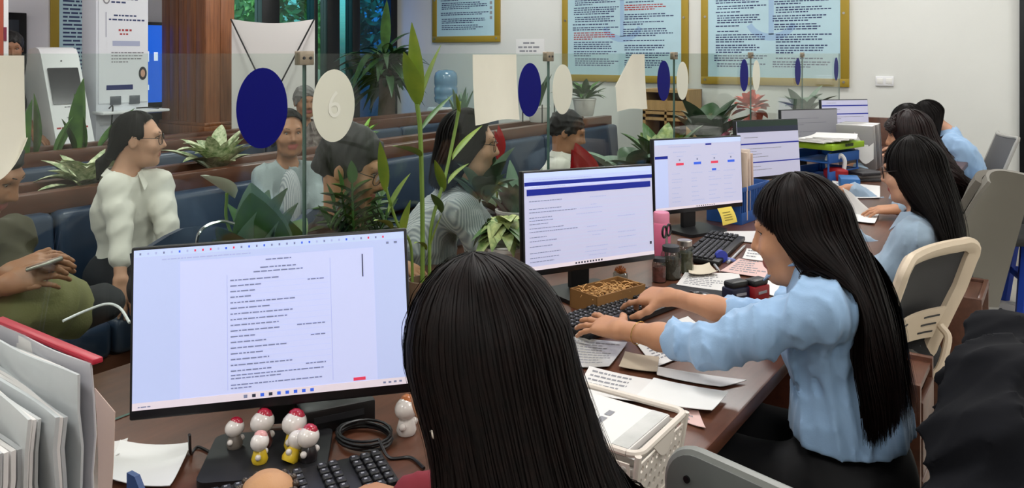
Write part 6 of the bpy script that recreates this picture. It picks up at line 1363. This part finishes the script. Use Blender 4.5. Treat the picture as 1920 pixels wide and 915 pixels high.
# -- bag / dark coat on the black chair far right
# ================================================================ visitors
m_shw = mat('shirt_white', 'D9D6CC', .8, sheen=.1); m_cardi = mat('cardigan_grey', '98A4A6', .9, bump=.4, bscale=200); m_strp = mat('shirt_striped', '9FA6AE', .85); m_blk = mat('tshirt_black', '15161A', .85); m_olive = mat('jacket_olive', '3E3A24', .85); m_plaid = mat('plaid_dark', '4A3A3A', .9, var=.5, vscale=30, col2='9A908A'); m_darkp = mat('trousers_dark', '1A1D24', .85)
def stripes(m, sc=150.):
    n, l = m.node_tree.nodes, m.node_tree.links; tc = n.new('ShaderNodeTexCoord'); wv = n.new('ShaderNodeTexWave'); wv.inputs['Scale'].default_value = sc / 6.28; wv.bands_direction = 'Y'; cr = n.new('ShaderNodeValToRGB'); cr.color_ramp.elements[0].color = lin('8E959C'); cr.color_ramp.elements[1].color = lin('C6C9CA')
    l.new(tc.outputs['Object'], wv.inputs[0]); l.new(wv.outputs['Fac'], cr.inputs[0]); l.new(cr.outputs[0], n['Principled BSDF'].inputs['Base Color'])
stripes(m_strp, 260)
# young woman in white, leaning on her arm
hc = W(258, 262, 3.46); f = nrm(V(.55, .80, 0)); pel = V(-3.32, 1.90, .57); nk = hc + V(-.02, -.05, -.138); lat = nrm(V(.80, -.62, 0)); P = seated(pel, V(.9, .1, 0))
P.update(head=hc, f=nrm(f + V(.1, 0, -.04)), hup=V(0, .04, 1), neck=nk, chest=pel * .45 + nk * .55, waist=pel * .8 + nk * .2, shl=nk - V(-.10, -.12, 0) * -1 * .0 + V(.02, .14, -.075), shr=nk + V(-.02, -.14, -.08))
P['shl'] = W(296, 345, 3.5); P['shr'] = W(216, 352, 3.36); P['elr'] = W(226, 430, 3.28); P['wrr'] = W(226, 520, 3.2); P['ell'] = W(312, 420, 3.42); P['wrl'] = W(316, 520, 3.35)
P['hdr'] = (V(.35, -.1, -1), V(1, -.3, .3)); P['hdl'] = (V(.3, 0, -1), V(1, -.3, .3)); P['knl'] = pel + V(.42, .16, -.03); P['knr'] = pel + V(.42, -.08, -.03); P['anl'] = pel + V(.44, .16, -.49); P['anr'] = pel + V(.44, -.08, -.49)
g1 = person('young woman in a white shirt and round glasses leaning forward on the bench', P, 'b', m_shw, m_darkp, seed=21, hs=.008, hhead=.0055, glasses=m_wire, col_m=m_shw, sleeve_r=.72, sleeve_l=.9, fold=.0034, ffreq=240, slim=.92, fan=(1, 1, .3), male=True)
hair_long(g1, hc, P['f'], P['hup'], m_hair, L=.09, back=V(.0, -.09), hw=.025, hd=.02, n=1600, seed=22, face=1.1, fringe=.70, width=.002, seg=18, vol=.93)
S = SDF(); r_, f_, u_ = frame_of(P['f'], P['hup']); S.chain([hc - f_ * .1 - u_ * .06, hc - f_ * .135 - u_ * .10, hc - f_ * .15 - u_ * .17], [.022, .026, .006], .01); qobj('ponytail', [S.mesh(.006, folds(3, .003, 120))], [m_hair], g1)
p_ = W(180, 521, 3.3); t = thing('tablet', 'black tablet lying on the blue bench beside the young woman in white', 'tablet', (p_[0], p_[1], .452), .5); MB().box((0, 0, .006), (.12, .2, .01), bev=.003).obj('casing', m_black, t); MB().box((0, 0, .0112), (.105, .18, .001)).obj('display', m_scr, t)
# woman in grey cardigan
hk = dict(L=.08, back=V(0, -.06), hw=.08, hd=.05, n=900, face=1.0, fringe=.72, width=.003, seg=16)
t3, P = worker('woman in a grey cardigan over a striped top looking toward the counter', 541, 206, 4.2, V(.72, -.35, 0), m_cardi, 'c', 31, hk, lean=.05, hands='lap', fp=-.02, hback=-.02, col=False, pants=m_darkp, shw=.115, slim=.8)
S = SDF(); ft = nrm(np.cross(V(0, 0, 1), nrm(P['shr'] - P['shl']))); S.el(P['chest'] + ft * .03 + V(0, 0, .0), V(.075, .075, .2), None, .02); qobj('striped_top', [S.mesh(.01)], [m_strp], t3); S = SDF(); S.el(P['chest'] + ft * .085 + V(0, 0, .01), V(.06, .06, .17)); qobj('striped_top', [S.mesh(.008)], [m_strp], t3)
# grey-haired man behind
worker('grey-haired man in a dark plaid shirt sitting in the rear row', 572, 161, 6.1, V(.75, -.3, 0), m_plaid, 'c', 33, dict(short=True, mt=m_hairg), lean=.0, hands='lap', fp=-.1, hback=-.02, pants=m_darkp)
# man looking down at the counter
def chair_at(x, y, rz, label):
    t = thing('visitor_chair', label, 'chair', (x, y, 0), rz, group='visitor chairs at the counter')
    MB().box((0, 0, .44), (.42, .42, .05), bev=.02).obj('seat', m_blue_leather, t); MB().sheet(lambda a, b: V(-.2 - .06 * a, -.2 + .4 * b, .52 + .36 * a - .02 * math.cos(6 * b)), 6, 6, thick=.03).obj('backrest', m_blue_leather, t)
    for sx, sy in ((-1, -1), (-1, 1), (1, -1), (1, 1)): MB().cyl((sx * .18, sy * .18, .43), (sx * .2, sy * .2, .005), .012, n=8).obj('leg', m_chr, t)
    for sy in (-1, 1): MB().tube([V(-.18, sy * .17, .43), V(-.215, sy * .18, .58)], .012, 8).obj('back_post', m_chr, t)
t4, P4 = worker('man in a black t-shirt bending over the counter behind the zz plant', 660, 236, 2.42, V(.9, .42, 0), m_blk, 'a', 35, dict(short=True, top=.006), lean=.3, fp=-.34, col=False, tor=(-2.22, 1.66), pants=m_darkp, glasses=m_wire, hands=dict(wrl=V(-1.86, 2.0, .79), wrr=V(-1.86, 1.72, .79), ell=V(-2.06, 2.02, .82), elr=V(-2.06, 1.6, .82), hdl=(V(1, -.1, -.1), V(0, 0, 1)), hdr=(V(1, .1, -.1), V(0, 0, 1))))
chair_at(-2.24, 1.66, .2, 'chair under the man bending over the counter')
# woman with glasses in striped shirt
t5, P5 = worker('woman in a grey striped shirt and glasses sitting at the glass', 878, 207, 2.95, V(.78, .62, 0), m_strp, 'b', 37, dict(L=.16, back=V(0, -.08), hw=.08, hd=.05, n=2500, face=.85, fringe=.85, width=.0028, seg=18), lean=.1, fp=-.08, hands=dict(), tor=(-2.12, 2.18), glasses=m_wire, pants=m_darkp, col=False)
chair_at(-2.16, 2.2, .4, 'chair under the woman in the striped shirt')
# man in white shirt at next window
t6, P6 = worker('man in a white shirt with short black hair reading behind the red anthurium', 1064, 206, 4.55, V(.85, .40, 0), m_shw, 'c', 39, dict(short=True), lean=.15, fp=-.35, nkz=.025, tor=(-2.44, 3.75), pants=m_darkp)
chair_at(-2.48, 3.75, .3, 'chair under the man in the white shirt')
# man with phone at the left edge
hcp = W(-30, 326, 2.3); P = seated(V(-2.52, .72, .56), V(.85, .35, 0), lean=.1); P['head'] = hcp; P['f'] = nrm(V(.7, .6, -.5)); nk = hcp + V(-.05, -.03, -.15); P['neck'] = nk; P['chest'] = P['pelvis'] * .45 + nk * .55; P['waist'] = P['pelvis'] * .8 + nk * .2
lt = nrm(V(.38, -.92, 0)); P['shl'] = nk - lt * .17 - V(0, 0, .07); P['shr'] = nk + lt * .17 - V(0, 0, .07); P['wrl'] = W(15, 512, 2.12); P['wrr'] = W(8, 535, 2.08); P['ell'] = P['shl'] * .5 + P['wrl'] * .5 + V(-.06, .02, -.13); P['elr'] = P['shr'] * .5 + P['wrr'] * .5 + V(-.05, -.06, -.12)
dph = nrm(W(95, 495, 2.1) - W(20, 525, 2.1)); P['hdl'] = (dph, V(.3, -.5, 1)); P['hol'] = dict(curl=(.3, .5, .4)); P['hdr'] = (dph + V(0, .1, -.05), V(.3, -.8, .6)); P['hor'] = dict(curl=(.4, .6, .5))
t7 = person('man in an olive jacket holding a phone at the left edge', P, 'c', m_olive, m_darkp, seed=41, hs=.01, hh=.0042, sleeve_l=.75, sleeve_r=.75, hsc=1.0, male=True)
hair_short(t7, hcp, P['f'], V(0, 0, 1), 1.0, m_hairs, 5)
chair_at(-2.54, .72, .35, 'chair under the man with the phone')
a, b = W(72, 498, 2.06), W(103, 488, 2.08); d = nrm(b - a); t = thing('smartphone', 'silver phone held in the man\'s hands', 'phone', (a + b) / 2); sd_ = nrm((a + b) / 2 - V(0, 0, 1.35)); sd_ = nrm(sd_ - d * sd_.dot(d)); nn_ = np.cross(sd_, d)
MB().box((a + b) / 2 - d * .005, (.085, .07, .009), np.stack([d, sd_, nn_], 1), bev=.003).obj('casing', m_steel, t, world=True); MB().box((a + b) / 2 - d * .005 + nn_ * .0045, (.075, .062, .001), np.stack([d, sd_, nn_], 1)).obj('display', m_scr, t, world=True)
S = SDF(); c_ = W(78, 568, 2.2); S.el(c_, V(.10, .13, .075), Rz(.5), .03); S.el(c_ + V(-.12, -.1, -.01), V(.12, .12, .075), None, .05); S.el(c_ + V(-.05, .08, -.06), V(.1, .08, .06), None, .05)
bo_ = qobj('canvas_bag', [S.mesh(.008, folds(7, .012, 40))], [mat('canvas_olive', '7C7A50', .9, bump=.3, bscale=200)], None); tag(bo_, 'khaki canvas bag on the lap of the man with the phone', 'bag')
S = SDF(); c_ = W(165, 575, 2.35); S.el(c_, V(.1, .1, .05), None, .03); S.el(c_ + V(-.1, .0, -.02), V(.12, .1, .05), None, .05); bo_ = qobj('dark_bag', [S.mesh(.01, folds(8, .01, 40))], [m_blk], None); tag(bo_, 'black folded bag beside the khaki bag', 'bag')
tag(MB().tube(spline([W(118, 602, 1.95), W(160, 583, 2.0), W(200, 570, 2.02), W(225, 578, 2.02), W(243, 605, 1.98)], 8), .0035, 8).obj('white_cable', m_white), 'thin white cable arching beside the nearest monitor', 'cable')
tag(MB().tube(spline([W(368, 460, 1.9), W(372, 440, 1.9), W(385, 425, 1.92), W(415, 415, 1.95), W(440, 420, 1.96)], 8), .004, 8).obj('metal_hoop', m_chr), 'thin metal hoop behind the nearest monitor beside the peace lily', 'hoop')
# standing person behind the sheet at the left edge
hcs = W(20, 90, 5.9); P = seated(V(hcs[0] - .02, hcs[1], .92), V(.9, -.3, 0)); P['head'] = hcs; P['f'] = nrm(V(.85, -.25, -.2)); P['neck'] = hcs + V(-.03, 0, -.15); P['chest'] = P['neck'] - V(0, 0, .26); P['waist'] = P['neck'] - V(0, 0, .45); P['shl'] = P['neck'] + V(-.08, .12, -.07); P['shr'] = P['neck'] + V(.08, -.12, -.07)
for k, x in (('l', 1), ('r', -1)): P['kn' + k] = V(hcs[0] + .03, hcs[1] + .1 * x, .48); P['an' + k] = V(hcs[0], hcs[1] + .1 * x, .08)
P['ell'] = P['shl'] + V(-.03, .02, -.26); P['wrl'] = W(62, 250, 5.7); P['elr'] = P['shr'] + V(0, -.05, -.27); P['wrr'] = P['elr'] + V(.15, 0, -.18); P['hdl'] = (V(.5, .4, -.4), V(.3, 0, 1)); P['hdr'] = (V(.4, 0, -1), V(1, 0, .3))
t8 = person('person in dark clothes standing behind the cream sheet at the left edge', P, 'c', m_blk, m_darkp, seed=43, hs=.012, sleeve_l=-.7, sleeve_r=-.7, cuff=False)
hair_short(t8, hcs, P['f'], V(0, 0, 1), 1.0, m_hairs, 6)

# ---------------------------------------------------------------- tidy
for o in bpy.data.objects:
    for k in ('_o', '_r'):
        if k in o: del o[k]
